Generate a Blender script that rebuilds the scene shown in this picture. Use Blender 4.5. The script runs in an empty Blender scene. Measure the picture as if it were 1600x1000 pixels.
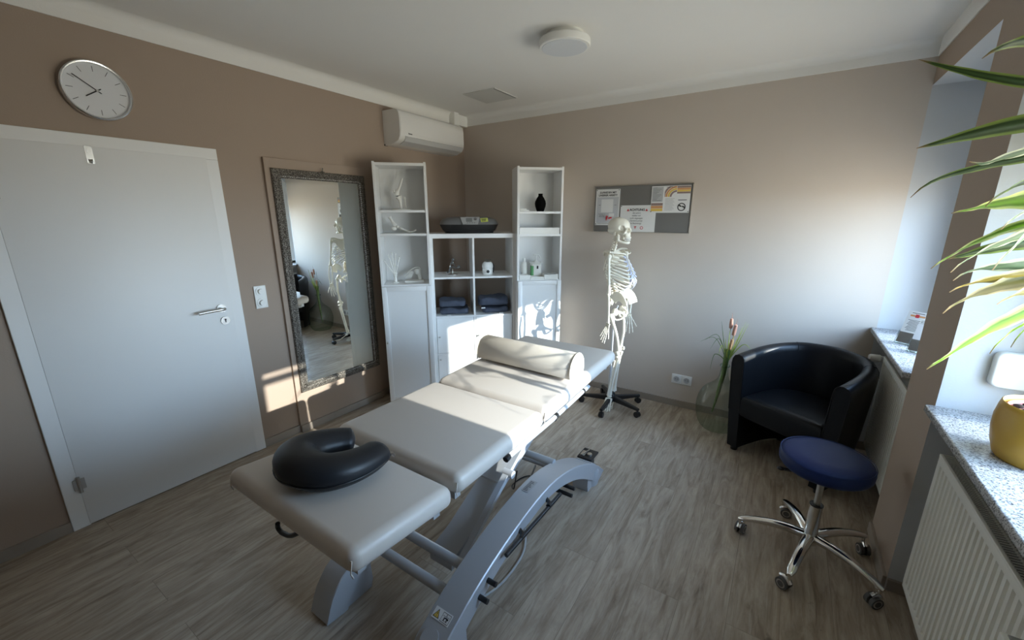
import bpy, bmesh, math, random
from mathutils import Vector, Matrix, noise
sc = bpy.context.scene
C = sc.collection
PI = math.pi
# ------------------------------------------------------------------ camera, sky, sun, exposure
CAM_POS = Vector((2.9598, -3.5784, 1.6143))
R_ = Vector((.83471698, .5506791, -.00029628)); U_ = Vector((-.13859489, .21060218, .96769736)); F_ = Vector((-.53295311, .80771235, -.25211453))
cam_d = bpy.data.cameras.new('camera'); cam = bpy.data.objects.new('camera', cam_d); C.objects.link(cam)
cam.matrix_world = Matrix(((R_.x, U_.x, -F_.x, CAM_POS.x), (R_.y, U_.y, -F_.y, CAM_POS.y), (R_.z, U_.z, -F_.z, CAM_POS.z), (0, 0, 0, 1)))
cam_d.sensor_fit = 'HORIZONTAL'; cam_d.sensor_width = 36.0; cam_d.lens = 643.9 / 1600 * 36
cam_d.shift_y = 5.9 / 1600; cam_d.clip_start = .03
sc.camera = cam
sc.view_settings.view_transform = 'Standard'; sc.view_settings.look = 'None'
sc.view_settings.gamma = 1; sc.view_settings.use_curve_mapping = False
sc.view_settings.exposure = 0.42
sc.cycles.use_denoising = True
sc.cycles.max_bounces = 14; sc.cycles.diffuse_bounces = 8; sc.cycles.transparent_max_bounces = 16
SKY_STRENGTH = 22.5
w = bpy.data.worlds.new('sky'); sc.world = w; w.use_nodes = True
nt = w.node_tree; nt.nodes.clear()
tc = nt.nodes.new('ShaderNodeTexCoord'); sx = nt.nodes.new('ShaderNodeSeparateXYZ'); cr = nt.nodes.new('ShaderNodeValToRGB')
bg = nt.nodes.new('ShaderNodeBackground'); wo = nt.nodes.new('ShaderNodeOutputWorld'); mp = nt.nodes.new('ShaderNodeMapRange')
mp.inputs['From Min'].default_value = -1; mp.inputs['From Max'].default_value = 1
nt.links.new(tc.outputs['Generated'], sx.inputs[0]); nt.links.new(sx.outputs['Z'], mp.inputs['Value']); nt.links.new(mp.outputs[0], cr.inputs[0])
e = cr.color_ramp.elements
e[0].position = 0; e[0].color = (.30, .27, .23, 1); e[1].position = 1; e[1].color = (.30, .50, .95, 1)
for p_, c_ in ((.47, (.42, .39, .34, 1)), (.505, (.70, .84, 1, 1)), (.62, (.48, .70, 1, 1))):
    n_ = e.new(p_); n_.color = c_
bg.inputs['Strength'].default_value = SKY_STRENGTH
# the sky is brighter towards the low sun (which stands beyond +x) than to the sides
gx = nt.nodes.new('ShaderNodeMapRange'); gx.inputs['From Min'].default_value = .25; gx.inputs['From Max'].default_value = 1.0; gx.inputs['To Min'].default_value = .10; gx.inputs['To Max'].default_value = 1.25
nt.links.new(sx.outputs['X'], gx.inputs['Value'])
gm = nt.nodes.new('ShaderNodeMath'); gm.operation = 'MULTIPLY'; gm.inputs[1].default_value = SKY_STRENGTH; nt.links.new(gx.outputs[0], gm.inputs[0]); nt.links.new(gm.outputs[0], bg.inputs['Strength'])
nt.links.new(cr.outputs[0], bg.inputs[0]); nt.links.new(bg.outputs[0], wo.inputs[0])
sun_d = bpy.data.lights.new('sun', 'SUN'); sun = bpy.data.objects.new('sun', sun_d); C.objects.link(sun)
sun_d.energy = 8.5; sun_d.angle = math.radians(.55); sun_d.color = (1, .97, .92)
SUN_DIR = Vector((-1, .012, -.336)).normalized()
sun.rotation_euler = SUN_DIR.to_track_quat('-Z', 'Y').to_euler(); sun.location = (6, -1.4, 3)
for y0, y1, nm in ((-.95, -.04, 'portal_far'), (-2.32, -1.47, 'portal_near')):
    a_ = bpy.data.lights.new(nm, 'AREA'); a_.shape = 'RECTANGLE'; a_.size = .95; a_.size_y = y1 - y0
    a_.cycles.is_portal = True
    o_ = bpy.data.objects.new(nm, a_); C.objects.link(o_); o_.location = (3.87, (y0 + y1) / 2, 1.38); o_.rotation_euler = (0, PI / 2, 0)

# ------------------------------------------------------------------ materials
def mat(name, col, rough=.5, metal=0, bump=0, bscale=80, var=0, vscale=6, spec=.5, coat=0, **kw):
    m = bpy.data.materials.new(name); m.use_nodes = True; t = m.node_tree; b = t.nodes['Principled BSDF']
    b.inputs['Base Color'].default_value = (*col, 1); b.inputs['Roughness'].default_value = rough; b.inputs['Metallic'].default_value = metal
    b.inputs['Specular IOR Level'].default_value = spec; b.inputs['Coat Weight'].default_value = coat
    for k, v in kw.items(): b.inputs[k].default_value = v
    c = t.nodes.new('ShaderNodeTexCoord')
    n = t.nodes.new('ShaderNodeTexNoise'); n.inputs['Scale'].default_value = vscale; n.inputs['Detail'].default_value = 3
    t.links.new(c.outputs['Object'], n.inputs['Vector'])
    mx = t.nodes.new('ShaderNodeMix'); mx.data_type = 'RGBA'
    mx.inputs['A'].default_value = (*[x * (1 - var) for x in col], 1); mx.inputs['B'].default_value = (*[min(1, x * (1 + var)) for x in col], 1)
    t.links.new(n.outputs[0], mx.inputs['Factor']); t.links.new(mx.outputs['Result'], b.inputs['Base Color'])
    if bump:
        n2 = t.nodes.new('ShaderNodeTexNoise'); n2.inputs['Scale'].default_value = bscale; n2.inputs['Detail'].default_value = 4
        bp = t.nodes.new('ShaderNodeBump'); bp.inputs['Strength'].default_value = bump; bp.inputs['Distance'].default_value = .002
        t.links.new(c.outputs['Object'], n2.inputs['Vector']); t.links.new(n2.outputs[0], bp.inputs['Height']); t.links.new(bp.outputs[0], b.inputs['Normal'])
    return m
M = {}
M['taupe'] = mat('taupe_wall_paint', (.365, .286, .228), .85, bump=.35, bscale=140, var=.02)
M['beige'] = mat('beige_wall_paint', (.56, .49, .425), .85, bump=.35, bscale=140, var=.02)
M['whitewall'] = mat('white_wall_paint', (.54, .55, .56), .85, bump=.35, bscale=140, var=.01)
M['ceil'] = mat('ceiling_paint', (.80, .79, .76), .9, bump=.2, bscale=120, var=.01)
M['white'] = mat('white_lacquer', (.80, .80, .79), .32, var=.01)
M['door'] = mat('white_door_foil', (.80, .80, .79), .46, var=.01)
M['plastic'] = mat('white_plastic', (.80, .80, .77), .35, var=.01)
M['acwhite'] = mat('glossy_white_plastic', (.78, .77, .74), .16, var=.01, coat=.4)
M['acgrey'] = mat('grey_white_plastic', (.55, .55, .54), .35, var=.01)
M['radiator'] = mat('radiator_enamel', (.80, .79, .73), .30, var=.01)
M['dark'] = mat('gap_shade_black', (.015, .015, .015), .6)  # near black that stands in for shade inside gaps and holes
M['black'] = mat('black_plastic', (.012, .012, .013), .35, var=.05)
M['leather'] = mat('black_leather', (.006, .0065, .008), .38, bump=.25, bscale=60, var=.1, spec=.22)
M['blackvinyl'] = mat('black_vinyl', (.012, .014, .018), .42, bump=.15, bscale=40, var=.05, spec=.35)
M['vinyl'] = mat('greige_vinyl', (.62, .57, .52), .42, bump=.12, bscale=12, var=.02, vscale=3)
M['bolster'] = mat('cream_vinyl', (.68, .63, .555), .42, bump=.12, bscale=14, var=.02)
M['silver'] = mat('silver_powder_coat', (.44, .455, .475), .38, metal=.25, var=.03, bump=.1, bscale=300)
M['silverlight'] = mat('pale_blue_grey_metal', (.52, .55, .59), .35, metal=.2, var=.02)
M['chrome'] = mat('chrome', (.72, .71, .69), .10, metal=1)
M['steel'] = mat('brushed_steel', (.55, .54, .52), .28, metal=1, var=.03)
M['alu'] = mat('clock_aluminium', (.72, .72, .72), .22, metal=1)
M['bluevinyl'] = mat('blue_vinyl', (.012, .024, .088), .5, bump=.15, bscale=50, var=.04, spec=.2)
M['bone'] = mat('ivory_bone', (.80, .765, .66), .42, bump=.3, bscale=60, var=.05, vscale=20)
M['bonewhite'] = mat('white_bone_plastic', (.78, .77, .72), .4, var=.04, vscale=20)
M['cartilage'] = mat('blue_white_cartilage', (.60, .64, .80), .4, var=.03)
M['disc'] = mat('amber_disc', (.55, .33, .12), .4, var=.1)
M['boardgrey'] = mat('grey_felt_board', (.17, .165, .155), .9, bump=.3, bscale=300, var=.04)
M['paper'] = mat('white_paper', (.74, .74, .73), .6)
M['papergrey'] = mat('grey_paper', (.45, .455, .46), .6, var=.05)
M['ink'] = mat('black_ink', (.02, .02, .022), .7)
M['red'] = mat('red_ink', (.55, .035, .05), .6)
M['orange'] = mat('orange_print', (.62, .30, .12), .6, var=.05)
M['yellow'] = mat('yellow_print', (.72, .50, .10), .6)
M['brownp'] = mat('mauve_print', (.28, .20, .18), .6)
M['vase'] = mat('matt_black_ceramic', (.0012, .0012, .0012), .8, spec=.1)
M['towel'] = mat('slate_blue_towel', (.065, .075, .105), .95, bump=1, bscale=220, var=.25, vscale=40)
M['green'] = mat('green_label', (.10, .36, .12), .5)
M['potyellow'] = mat('mustard_pot', (.50, .285, .035), .4, bump=.1, bscale=60, var=.06, vscale=9)
M['soil'] = mat('dark_soil', (.03, .018, .013), .95, bump=1, bscale=60, var=.5, vscale=60)
M['clay'] = mat('pink_inner_pot', (.62, .25, .20), .6, var=.1)
M['whitecap'] = mat('white_print_face', (.70, .71, .73), .45)
M['brochure'] = mat('leaflet_taupe', (.28, .25, .23), .5, var=.05)
M['cable'] = mat('grey_cable', (.42, .42, .41), .5)
M['stem'] = mat('green_stalk', (.10, .17, .04), .6, var=.2, vscale=30)
M['blade'] = mat('bright_green_blade', (.33, .42, .08), .5, var=.25, vscale=15)
M['cattail'] = mat('brown_pink_cattail', (.42, .22, .16), .9, bump=.6, bscale=200, var=.15)
M['cork'] = mat('dry_stem', (.30, .22, .11), .8, var=.2)
M['diff'] = mat('lamp_diffuser', (.66, .68, .70), .5)
M['rubber'] = mat('grey_rubber', (.10, .10, .10), .6)
M['screen'] = mat('display_grey', (.16, .17, .17), .25)
M['hifi'] = mat('dark_silver_plastic', (.13, .13, .13), .35, var=.05)
M['hifi2'] = mat('mid_grey_plastic', (.33, .33, .33), .35, var=.05)
M['outside'] = mat('outside_shutter', (.52, .52, .50), .6)

def mirror_mat():
    m = bpy.data.materials.new('mirror_glass'); m.use_nodes = True; b = m.node_tree.nodes['Principled BSDF']
    b.inputs['Base Color'].default_value = (.86, .89, .87, 1); b.inputs['Metallic'].default_value = 1; b.inputs['Roughness'].default_value = .0
    return m
M['mirror'] = mirror_mat()
def thin_glass(name, tint, ior=1.5, extra=0):
    m = bpy.data.materials.new(name); m.use_nodes = True; t = m.node_tree; t.nodes.clear()
    o = t.nodes.new('ShaderNodeOutputMaterial'); mx = t.nodes.new('ShaderNodeMixShader'); tr = t.nodes.new('ShaderNodeBsdfTransparent'); g = t.nodes.new('ShaderNodeBsdfGlossy')
    tr.inputs[0].default_value = (*tint, 1); g.inputs['Roughness'].default_value = .02
    fl = t.nodes.new('ShaderNodeLayerWeight'); fl.inputs['Blend'].default_value = .5
    pw = t.nodes.new('ShaderNodeMath'); pw.operation = 'POWER'; pw.inputs[1].default_value = 4.0; t.links.new(fl.outputs['Facing'], pw.inputs[0])
    f = t.nodes.new('ShaderNodeMath'); f.operation = 'MULTIPLY_ADD'; f.inputs[1].default_value = .75; f.inputs[2].default_value = .05; t.links.new(pw.outputs[0], f.inputs[0])
    if extra:
        lw = t.nodes.new('ShaderNodeLayerWeight'); lw.inputs['Blend'].default_value = .35
        mc = t.nodes.new('ShaderNodeMix'); mc.data_type = 'RGBA'; mc.inputs['A'].default_value = (*tint, 1); mc.inputs['B'].default_value = (tint[0] * .68, tint[1] * .76, tint[2] * .72, 1)
        t.links.new(lw.outputs['Facing'], mc.inputs['Factor']); t.links.new(mc.outputs['Result'], tr.inputs[0])
    t.links.new(f.outputs[0], mx.inputs[0]); t.links.new(tr.outputs[0], mx.inputs[1]); t.links.new(g.outputs[0], mx.inputs[2]); t.links.new(mx.outputs[0], o.inputs[0])
    return m
M['pane'] = thin_glass('window_pane', (.95, .97, .96))
M['demijohn'] = thin_glass('greenish_bottle_glass', (.93, .97, .945), 1.45, 1)
M['acrylic'] = thin_glass('clear_acrylic', (.93, .93, .93), 1.5, 1)

def floor_mat():
    m = bpy.data.materials.new('washed_oak_planks'); m.use_nodes = True; t = m.node_tree; b = t.nodes['Principled BSDF']; L = t.links.new
    c = t.nodes.new('ShaderNodeTexCoord'); mp = t.nodes.new('ShaderNodeMapping'); mp.inputs['Rotation'].default_value = (0, 0, PI / 2)
    L(c.outputs['Object'], mp.inputs[0])
    br = t.nodes.new('ShaderNodeTexBrick'); br.inputs['Scale'].default_value = 1; br.inputs['Brick Width'].default_value = 1.22; br.inputs['Row Height'].default_value = .185
    br.inputs['Mortar Size'].default_value = .0012; br.inputs['Mortar Smooth'].default_value = .3; br.offset = .37
    br.inputs['Color1'].default_value = (.0, .0, .0, 1); br.inputs['Color2'].default_value = (1, 1, 1, 1); br.inputs['Mortar'].default_value = (.5, .5, .5, 1)
    L(mp.outputs[0], br.inputs[0])
    # offset grain per plank
    ad = t.nodes.new('ShaderNodeVectorMath'); ad.operation = 'MULTIPLY_ADD'; ad.inputs[1].default_value = (7.3, 3.1, 5.7)
    L(br.outputs['Color'], ad.inputs[0]); L(mp.outputs[0], ad.inputs[2])
    def nz(scale, vec_scale, detail, dist=0):
        s = t.nodes.new('ShaderNodeVectorMath'); s.operation = 'MULTIPLY'; s.inputs[1].default_value = vec_scale; L(ad.outputs[0], s.inputs[0])
        n = t.nodes.new('ShaderNodeTexNoise'); n.inputs['Scale'].default_value = scale; n.inputs['Detail'].default_value = detail; n.inputs['Distortion'].default_value = dist; n.inputs['Roughness'].default_value = .65
        L(s.outputs[0], n.inputs['Vector']); return n
    n1 = nz(4, (.7, 4.5, 1), 9, 1.2); n2 = nz(12, (.45, 7, 1), 7, .6); n3 = nz(3.0, (1, 2.6, 1), 5, 1.0); n4 = nz(8, (.9, 2.0, 1), 3, 1.5)
    r1 = t.nodes.new('ShaderNodeValToRGB'); e = r1.color_ramp.elements
    e[0].position = .30; e[0].color = (.20, .148, .105, 1); e[1].position = .72; e[1].color = (.54, .47, .38, 1)
    k = e.new(.5); k.color = (.40, .328, .25, 1)
    L(n1.outputs[0], r1.inputs[0])
    def mix(a, bcol, fac_socket, lo, hi, kind='MIX', amt=1):
        mr = t.nodes.new('ShaderNodeMapRange'); mr.inputs['From Min'].default_value = lo; mr.inputs['From Max'].default_value = hi; mr.inputs['To Max'].default_value = amt
        L(fac_socket, mr.inputs['Value']); x = t.nodes.new('ShaderNodeMix'); x.data_type = 'RGBA'; x.blend_type = kind
        L(mr.outputs[0], x.inputs['Factor']); L(a, x.inputs['A'])
        x.inputs['B'].default_value = bcol; return x.outputs['Result']
    o = mix(r1.outputs[0], (.52, .475, .405, 1), n2.outputs[0], .52, .75, 'MIX', .6)
    o = mix(o, (.20, .155, .115, 1), n2.outputs[0], .44, .28, 'MIX', .6)
    o = mix(o, (.28, .222, .165, 1), n3.outputs[0], .45, .7, 'MIX', .55)
    o = mix(o, (.10, .07, .05, 1), n4.outputs[0], .70, .80, 'MIX', .8)
    sp = t.nodes.new('ShaderNodeSeparateColor'); L(br.outputs['Color'], sp.inputs[0])
    o = mix(o, (.72, .70, .68, 1), sp.outputs[0], 0, 1, 'MULTIPLY', .35)
    o = mix(o, (.07, .055, .045, 1), br.outputs['Fac'], 0, 1, 'MIX', .45)
    L(o, b.inputs['Base Color']); b.inputs['Roughness'].default_value = .5
    bp = t.nodes.new('ShaderNodeBump'); bp.inputs['Strength'].default_value = .18; bp.inputs['Distance'].default_value = .002
    L(n1.outputs[0], bp.inputs['Height']); L(bp.outputs[0], b.inputs['Normal'])
    return m
M['floor'] = floor_mat()
M['skirting'] = mat('oak_skirting', (.30, .255, .21), .5, bump=.2, var=.18, vscale=8)

def granite():
    m = bpy.data.materials.new('grey_granite'); m.use_nodes = True; t = m.node_tree; b = t.nodes['Principled BSDF']; L = t.links.new
    c = t.nodes.new('ShaderNodeTexCoord'); v = t.nodes.new('ShaderNodeTexVoronoi'); v.inputs['Scale'].default_value = 300
    n = t.nodes.new('ShaderNodeTexNoise'); n.inputs['Scale'].default_value = 120; n.inputs['Detail'].default_value = 5
    L(c.outputs['Object'], v.inputs['Vector']); L(c.outputs['Object'], n.inputs['Vector'])
    r = t.nodes.new('ShaderNodeValToRGB'); e = r.color_ramp.elements
    e[0].position = .30; e[0].color = (.10, .10, .105, 1); e[1].position = .60; e[1].color = (.56, .56, .56, 1); k = e.new(.43); k.color = (.36, .36, .36, 1)
    s = t.nodes.new('ShaderNodeSeparateColor'); L(v.outputs['Color'], s.inputs[0])
    mx = t.nodes.new('ShaderNodeMix'); mx.inputs['Factor'].default_value = .42
    L(n.outputs[0], mx.inputs['A']); L(s.outputs[0], mx.inputs['B']); L(mx.outputs['Result'], r.inputs[0]); L(r.outputs[0], b.inputs['Base Color'])
    b.inputs['Roughness'].default_value = .22
    return m
M['granite'] = granite()

def frame_mat():
    m = bpy.data.materials.new('antique_silver_ornament'); m.use_nodes = True; t = m.node_tree; b = t.nodes['Principled BSDF']; L = t.links.new
    c = t.nodes.new('ShaderNodeTexCoord'); v = t.nodes.new('ShaderNodeTexNoise'); v.inputs['Scale'].default_value = 170; v.inputs['Detail'].default_value = 2; L(c.outputs['Object'], v.inputs['Vector'])
    r = t.nodes.new('ShaderNodeValToRGB'); e = r.color_ramp.elements; e[0].position = .42; e[0].color = (.055, .046, .038, 1); e[1].position = .75; e[1].color = (.42, .39, .34, 1)
    L(v.outputs[0], r.inputs[0]); L(r.outputs[0], b.inputs['Base Color']); b.inputs['Metallic'].default_value = .6; b.inputs['Roughness'].default_value = .4
    bp = t.nodes.new('ShaderNodeBump'); bp.inputs['Strength'].default_value = 1; bp.inputs['Distance'].default_value = .006; L(v.outputs[0], bp.inputs['Height']); L(bp.outputs[0], b.inputs['Normal'])
    return m
M['ornate'] = frame_mat()

def leaf_mat(name, mid, edge, dark=.5):
    m = bpy.data.materials.new(name); m.use_nodes = True; t = m.node_tree; b = t.nodes['Principled BSDF']; L = t.links.new
    uv = t.nodes.new('ShaderNodeUVMap'); s = t.nodes.new('ShaderNodeSeparateXYZ'); L(uv.outputs[0], s.inputs[0])
    a = t.nodes.new('ShaderNodeMath'); a.operation = 'SUBTRACT'; a.inputs[1].default_value = .5; L(s.outputs['X'], a.inputs[0])
    ab = t.nodes.new('ShaderNodeMath'); ab.operation = 'ABSOLUTE'; L(a.outputs[0], ab.inputs[0])
    n = t.nodes.new('ShaderNodeTexNoise'); n.inputs['Scale'].default_value = 3; mpv = t.nodes.new('ShaderNodeMapping'); mpv.inputs['Scale'].default_value = (14, 1.2, 1)
    L(uv.outputs[0], mpv.inputs[0]); L(mpv.outputs[0], n.inputs['Vector'])
    ad = t.nodes.new('ShaderNodeMath'); ad.operation = 'MULTIPLY_ADD'; ad.inputs[1].default_value = .25; L(n.outputs[0], ad.inputs[0]); L(ab.outputs[0], ad.inputs[2])
    r = t.nodes.new('ShaderNodeValToRGB'); e = r.color_ramp.elements
    e[0].position = .14; e[0].color = (*mid, 1); e[1].position = .55; e[1].color = (*edge, 1); k = e.new(.38); k.color = (*[x * dark for x in mid], 1); k2 = e.new(.46); k2.color = (*[(x * .5 + y * .5) for x, y in zip(mid, edge)], 1)
    L(ad.outputs[0], r.inputs[0])
    # dry brown tip, a mark of the leaf itself
    tip = t.nodes.new('ShaderNodeMapRange'); tip.inputs['From Min'].default_value = .93; tip.inputs['From Max'].default_value = 1.0; L(s.outputs['Y'], tip.inputs['Value'])
    mx = t.nodes.new('ShaderNodeMix'); mx.data_type = 'RGBA'; mx.inputs['B'].default_value = (.35, .22, .10, 1); L(tip.outputs[0], mx.inputs['Factor']); L(r.outputs[0], mx.inputs['A'])
    L(mx.outputs['Result'], b.inputs['Base Color']); b.inputs['Roughness'].default_value = .38
    tl = t.nodes.new('ShaderNodeBsdfTranslucent'); L(mx.outputs['Result'], tl.inputs[0]); ms = t.nodes.new('ShaderNodeMixShader'); ms.inputs[0].default_value = .35
    o = t.nodes['Material Output']; L(b.outputs[0], ms.inputs[1]); L(tl.outputs[0], ms.inputs[2]); L(ms.outputs[0], o.inputs[0])
    return m
M['leafdark'] = leaf_mat('dark_green_leaf', (.045, .085, .022), (.20, .27, .06))
M['leafsunlit'] = leaf_mat('sunlit_green_leaf', (.22, .44, .03), (.66, .70, .25))  # sun on the leaves put into this brighter green
M['leafpale'] = leaf_mat('pale_striped_leaf', (.13, .20, .10), (.62, .64, .42), .6)
M['leafdry'] = leaf_mat('yellowing_leaf', (.42, .30, .05), (.66, .58, .30), .6)
M['leafbrown'] = leaf_mat('browned_leaf', (.20, .18, .05), (.50, .42, .22), .7)

# ------------------------------------------------------------------ mesh helpers
MAT = {}   # root name -> matrix
def BM(): return bmesh.new()
def xf(bm, vs, mtx):
    if mtx is not None: bmesh.ops.transform(bm, matrix=mtx, verts=vs)
def box(bm, x0, x1, y0, y1, z0, z1, bev=0, seg=2, mtx=None, mi=0):
    r = bmesh.ops.create_cube(bm, size=1); vs = r['verts']
    for v in vs: v.co = Vector(((x0 + x1) / 2 + v.co.x * (x1 - x0), (y0 + y1) / 2 + v.co.y * (y1 - y0), (z0 + z1) / 2 + v.co.z * (z1 - z0)))
    fs = list({f for v in vs for f in v.link_faces})
    if bev:
        es = list({e for v in vs for e in v.link_edges})
        q = bmesh.ops.bevel(bm, geom=es, offset=bev, segments=seg, profile=.5, affect='EDGES')
        fs = [f for f in q['faces']]; vs = list({v for f in fs for v in f.verts})
        # gather the whole island
        seen = set(vs); st = list(vs)
        while st:
            v = st.pop()
            for e_ in v.link_edges:
                o_ = e_.other_vert(v)
                if o_ not in seen: seen.add(o_); st.append(o_)
        vs = list(seen); fs = list({f for v in vs for f in v.link_faces})
    for f in fs: f.material_index = mi
    xf(bm, vs, mtx)
    return vs
def ring_strip(bm, rings, closed=True, cap0=True, cap1=True, mi=0):
    vr = [[bm.verts.new(p) for p in r] for r in rings]
    for a, b in zip(vr, vr[1:]):
        n = len(a)
        for i in range(n if closed else n - 1):
            j = (i + 1) % n
            try: bm.faces.new((a[i], a[j], b[j], b[i])).material_index = mi
            except ValueError: pass
    if cap0 and closed: bm.faces.new(list(reversed(vr[0]))).material_index = mi
    if cap1 and closed: bm.faces.new(vr[-1]).material_index = mi
    return [v for r in vr for v in r]
def lathe(bm, prof, c=(0, 0, 0), n=32, axis='Z', cap0=True, cap1=True, mi=0, mtx=None):
    rings = []
    for r, z in prof:
        rr = []
        for i in range(n):
            a = 2 * PI * i / n; x, y = r * math.cos(a), r * math.sin(a)
            p = {'Z': (x, y, z), 'X': (z, x, y), 'Y': (y, z, x)}[axis]
            rr.append(Vector(p) + Vector(c))
        rings.append(rr)
    vs = ring_strip(bm, rings, True, cap0, cap1, mi); xf(bm, vs, mtx); return vs
def tube(bm, pts, rad, n=10, cap=True, flat=1.0, up=None, mi=0):
    pts = [Vector(p) for p in pts]; rings = []
    if not hasattr(rad, '__len__'): rad = [rad] * len(pts)
    prev = None
    for i, p in enumerate(pts):
        d = (pts[min(i + 1, len(pts) - 1)] - pts[max(i - 1, 0)]).normalized()
        if prev is None:
            ref = Vector(up) if up else (Vector((0, 0, 1)) if abs(d.z) < .9 else Vector((1, 0, 0)))
            a = d.cross(ref).normalized()
        else:
            a = (prev - d * prev.dot(d)).normalized()
        prev = a; b = d.cross(a).normalized()
        rings.append([p + (a * math.cos(2 * PI * k / n) + b * math.sin(2 * PI * k / n) * flat) * rad[i] for k in range(n)])
    return ring_strip(bm, rings, True, cap, cap, mi)
def cyl(bm, p0, p1, r, n=20, r2=None, mi=0): return tube(bm, [p0, p1], [r, r if r2 is None else r2], n, mi=mi)
def ell(bm, c, r, u=20, v=12, mtx=None, mi=0):
    q = bmesh.ops.create_uvsphere(bm, u_segments=u, v_segments=v, radius=1); vs = q['verts']
    for x in vs: x.co = Vector((x.co.x * r[0], x.co.y * r[1], x.co.z * r[2]))
    xf(bm, vs, mtx)
    for x in vs: x.co += Vector(c)
    for f in {f for x in vs for f in x.link_faces}: f.material_index = mi
    return vs
def prism(bm, poly, z0, z1, mtx=None, mi=0):
    vs = ring_strip(bm, [[Vector((x, y, z0)) for x, y in poly], [Vector((x, y, z1)) for x, y in poly]], mi=mi); xf(bm, vs, mtx); return vs
def spline(pts, n=8):
    pts = [Vector(p) for p in pts]; out = []
    for i in range(len(pts) - 1):
        p0, p1, p2, p3 = pts[max(i - 1, 0)], pts[i], pts[i + 1], pts[min(i + 2, len(pts) - 1)]
        for k in range(n):
            t = k / n; out.append(.5 * ((2 * p1) + (p2 - p0) * t + (2 * p0 - 5 * p1 + 4 * p2 - p3) * t * t + (3 * p1 - p0 - 3 * p2 + p3) * t ** 3))
    out.append(pts[-1]); return out
def lerp(a, b, t): return a + (b - a) * t
def root_matrix(o):
    while o is not None and o.name not in MAT: o = o.parent
    return MAT[o.name] if o is not None else Matrix()
def tag(o, label=None, cat=None, group=None, kind=None):
    if label: o['label'] = label
    if cat: o['category'] = cat
    if group: o['group'] = group
    if kind: o['kind'] = kind
    return o
def thing(name, label, cat, loc=(0, 0, 0), rz=0, group=None):
    o = bpy.data.objects.new(name, None); C.objects.link(o); o.empty_display_size = .1
    o.location = loc; o.rotation_euler = (0, 0, rz); MAT[o.name] = Matrix.Translation(Vector(loc)) @ Matrix.Rotation(rz, 4, 'Z')
    o['rz'] = 1 if rz else 0
    return tag(o, label, cat, group)
def obj(name, bm, mats, parent=None, smooth=35, world=None, label=None):
    """one mesh object; vertices are given in world space for unrotated things, in the thing's own space for rotated ones"""
    bmesh.ops.recalc_face_normals(bm, faces=bm.faces[:])
    if parent is not None:
        r = parent
        while r.parent is not None: r = r.parent
        if world is None: world = not r.get('rz', 0)
        if world: bmesh.ops.transform(bm, matrix=root_matrix(parent).inverted(), verts=bm.verts[:])
    me = bpy.data.meshes.new(name); bm.to_mesh(me); bm.free()
    for m in (mats if isinstance(mats, (list, tuple)) else [mats]): me.materials.append(M[m] if isinstance(m, str) else m)
    if smooth:
        me.polygons.foreach_set('use_smooth', [True] * len(me.polygons))
        try: me.set_sharp_from_angle(angle=math.radians(smooth))
        except Exception: pass
    o = bpy.data.objects.new(name, me); C.objects.link(o)
    if parent is not None: o.parent = parent
    if label: o['label'] = label
    return o
def islands(name, bm, mats, parent, smooth=35, label=None):
    """every loose piece of the mesh becomes a part of its own"""
    bm.verts.index_update(); left = set(bm.verts); out = []
    while left:
        v = left.pop(); isl = {v}; st = [v]
        while st:
            x = st.pop()
            for e_ in x.link_edges:
                y = e_.other_vert(x)
                if y not in isl: isl.add(y); st.append(y)
        left -= isl; nb = bmesh.new(); mp_ = {x: nb.verts.new(x.co) for x in isl}
        for f in {f for x in isl for f in x.link_faces}:
            nf = nb.faces.new([mp_[x] for x in f.verts]); nf.material_index = f.material_index
        out.append(nb)
    bm.free()
    return [obj(name, nb, mats, parent, smooth, label=label) for nb in out]
def struct(name, bm, mats, parent=None, smooth=35):
    o = obj(name, bm, mats, parent, smooth)
    if parent is None: o['kind'] = 'structure'
    return o
def baked(bm, mods):
    """evaluate modifiers on a temporary object and return the resulting bmesh"""
    me = bpy.data.meshes.new('tmp'); bm.to_mesh(me); bm.free(); o = bpy.data.objects.new('tmp', me); C.objects.link(o)
    for f in mods: f(o)
    dg = bpy.context.evaluated_depsgraph_get(); dg.update(); ev = o.evaluated_get(dg); m2 = bpy.data.meshes.new_from_object(ev)
    b = bmesh.new(); b.from_mesh(m2); bpy.data.objects.remove(o); bpy.data.meshes.remove(me); bpy.data.meshes.remove(m2); return b
def text_bm(body, size, mtx, align='CENTER', extrude=.0002, shear=0, bold=0):
    cu = bpy.data.curves.new('t', 'FONT'); cu.body = body; cu.size = size; cu.align_x = align; cu.align_y = 'CENTER'; cu.extrude = extrude; cu.shear = shear; cu.offset = bold
    o = bpy.data.objects.new('t', cu); C.objects.link(o); dg = bpy.context.evaluated_depsgraph_get(); dg.update()
    me = bpy.data.meshes.new_from_object(o.evaluated_get(dg)); b = bmesh.new(); b.from_mesh(me); bpy.data.objects.remove(o); bpy.data.meshes.remove(me)
    b.transform(mtx); return b
def join(bm, other):
    me = bpy.data.meshes.new('j'); other.to_mesh(me); other.free(); bm.from_mesh(me); bpy.data.meshes.remove(me)

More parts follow.
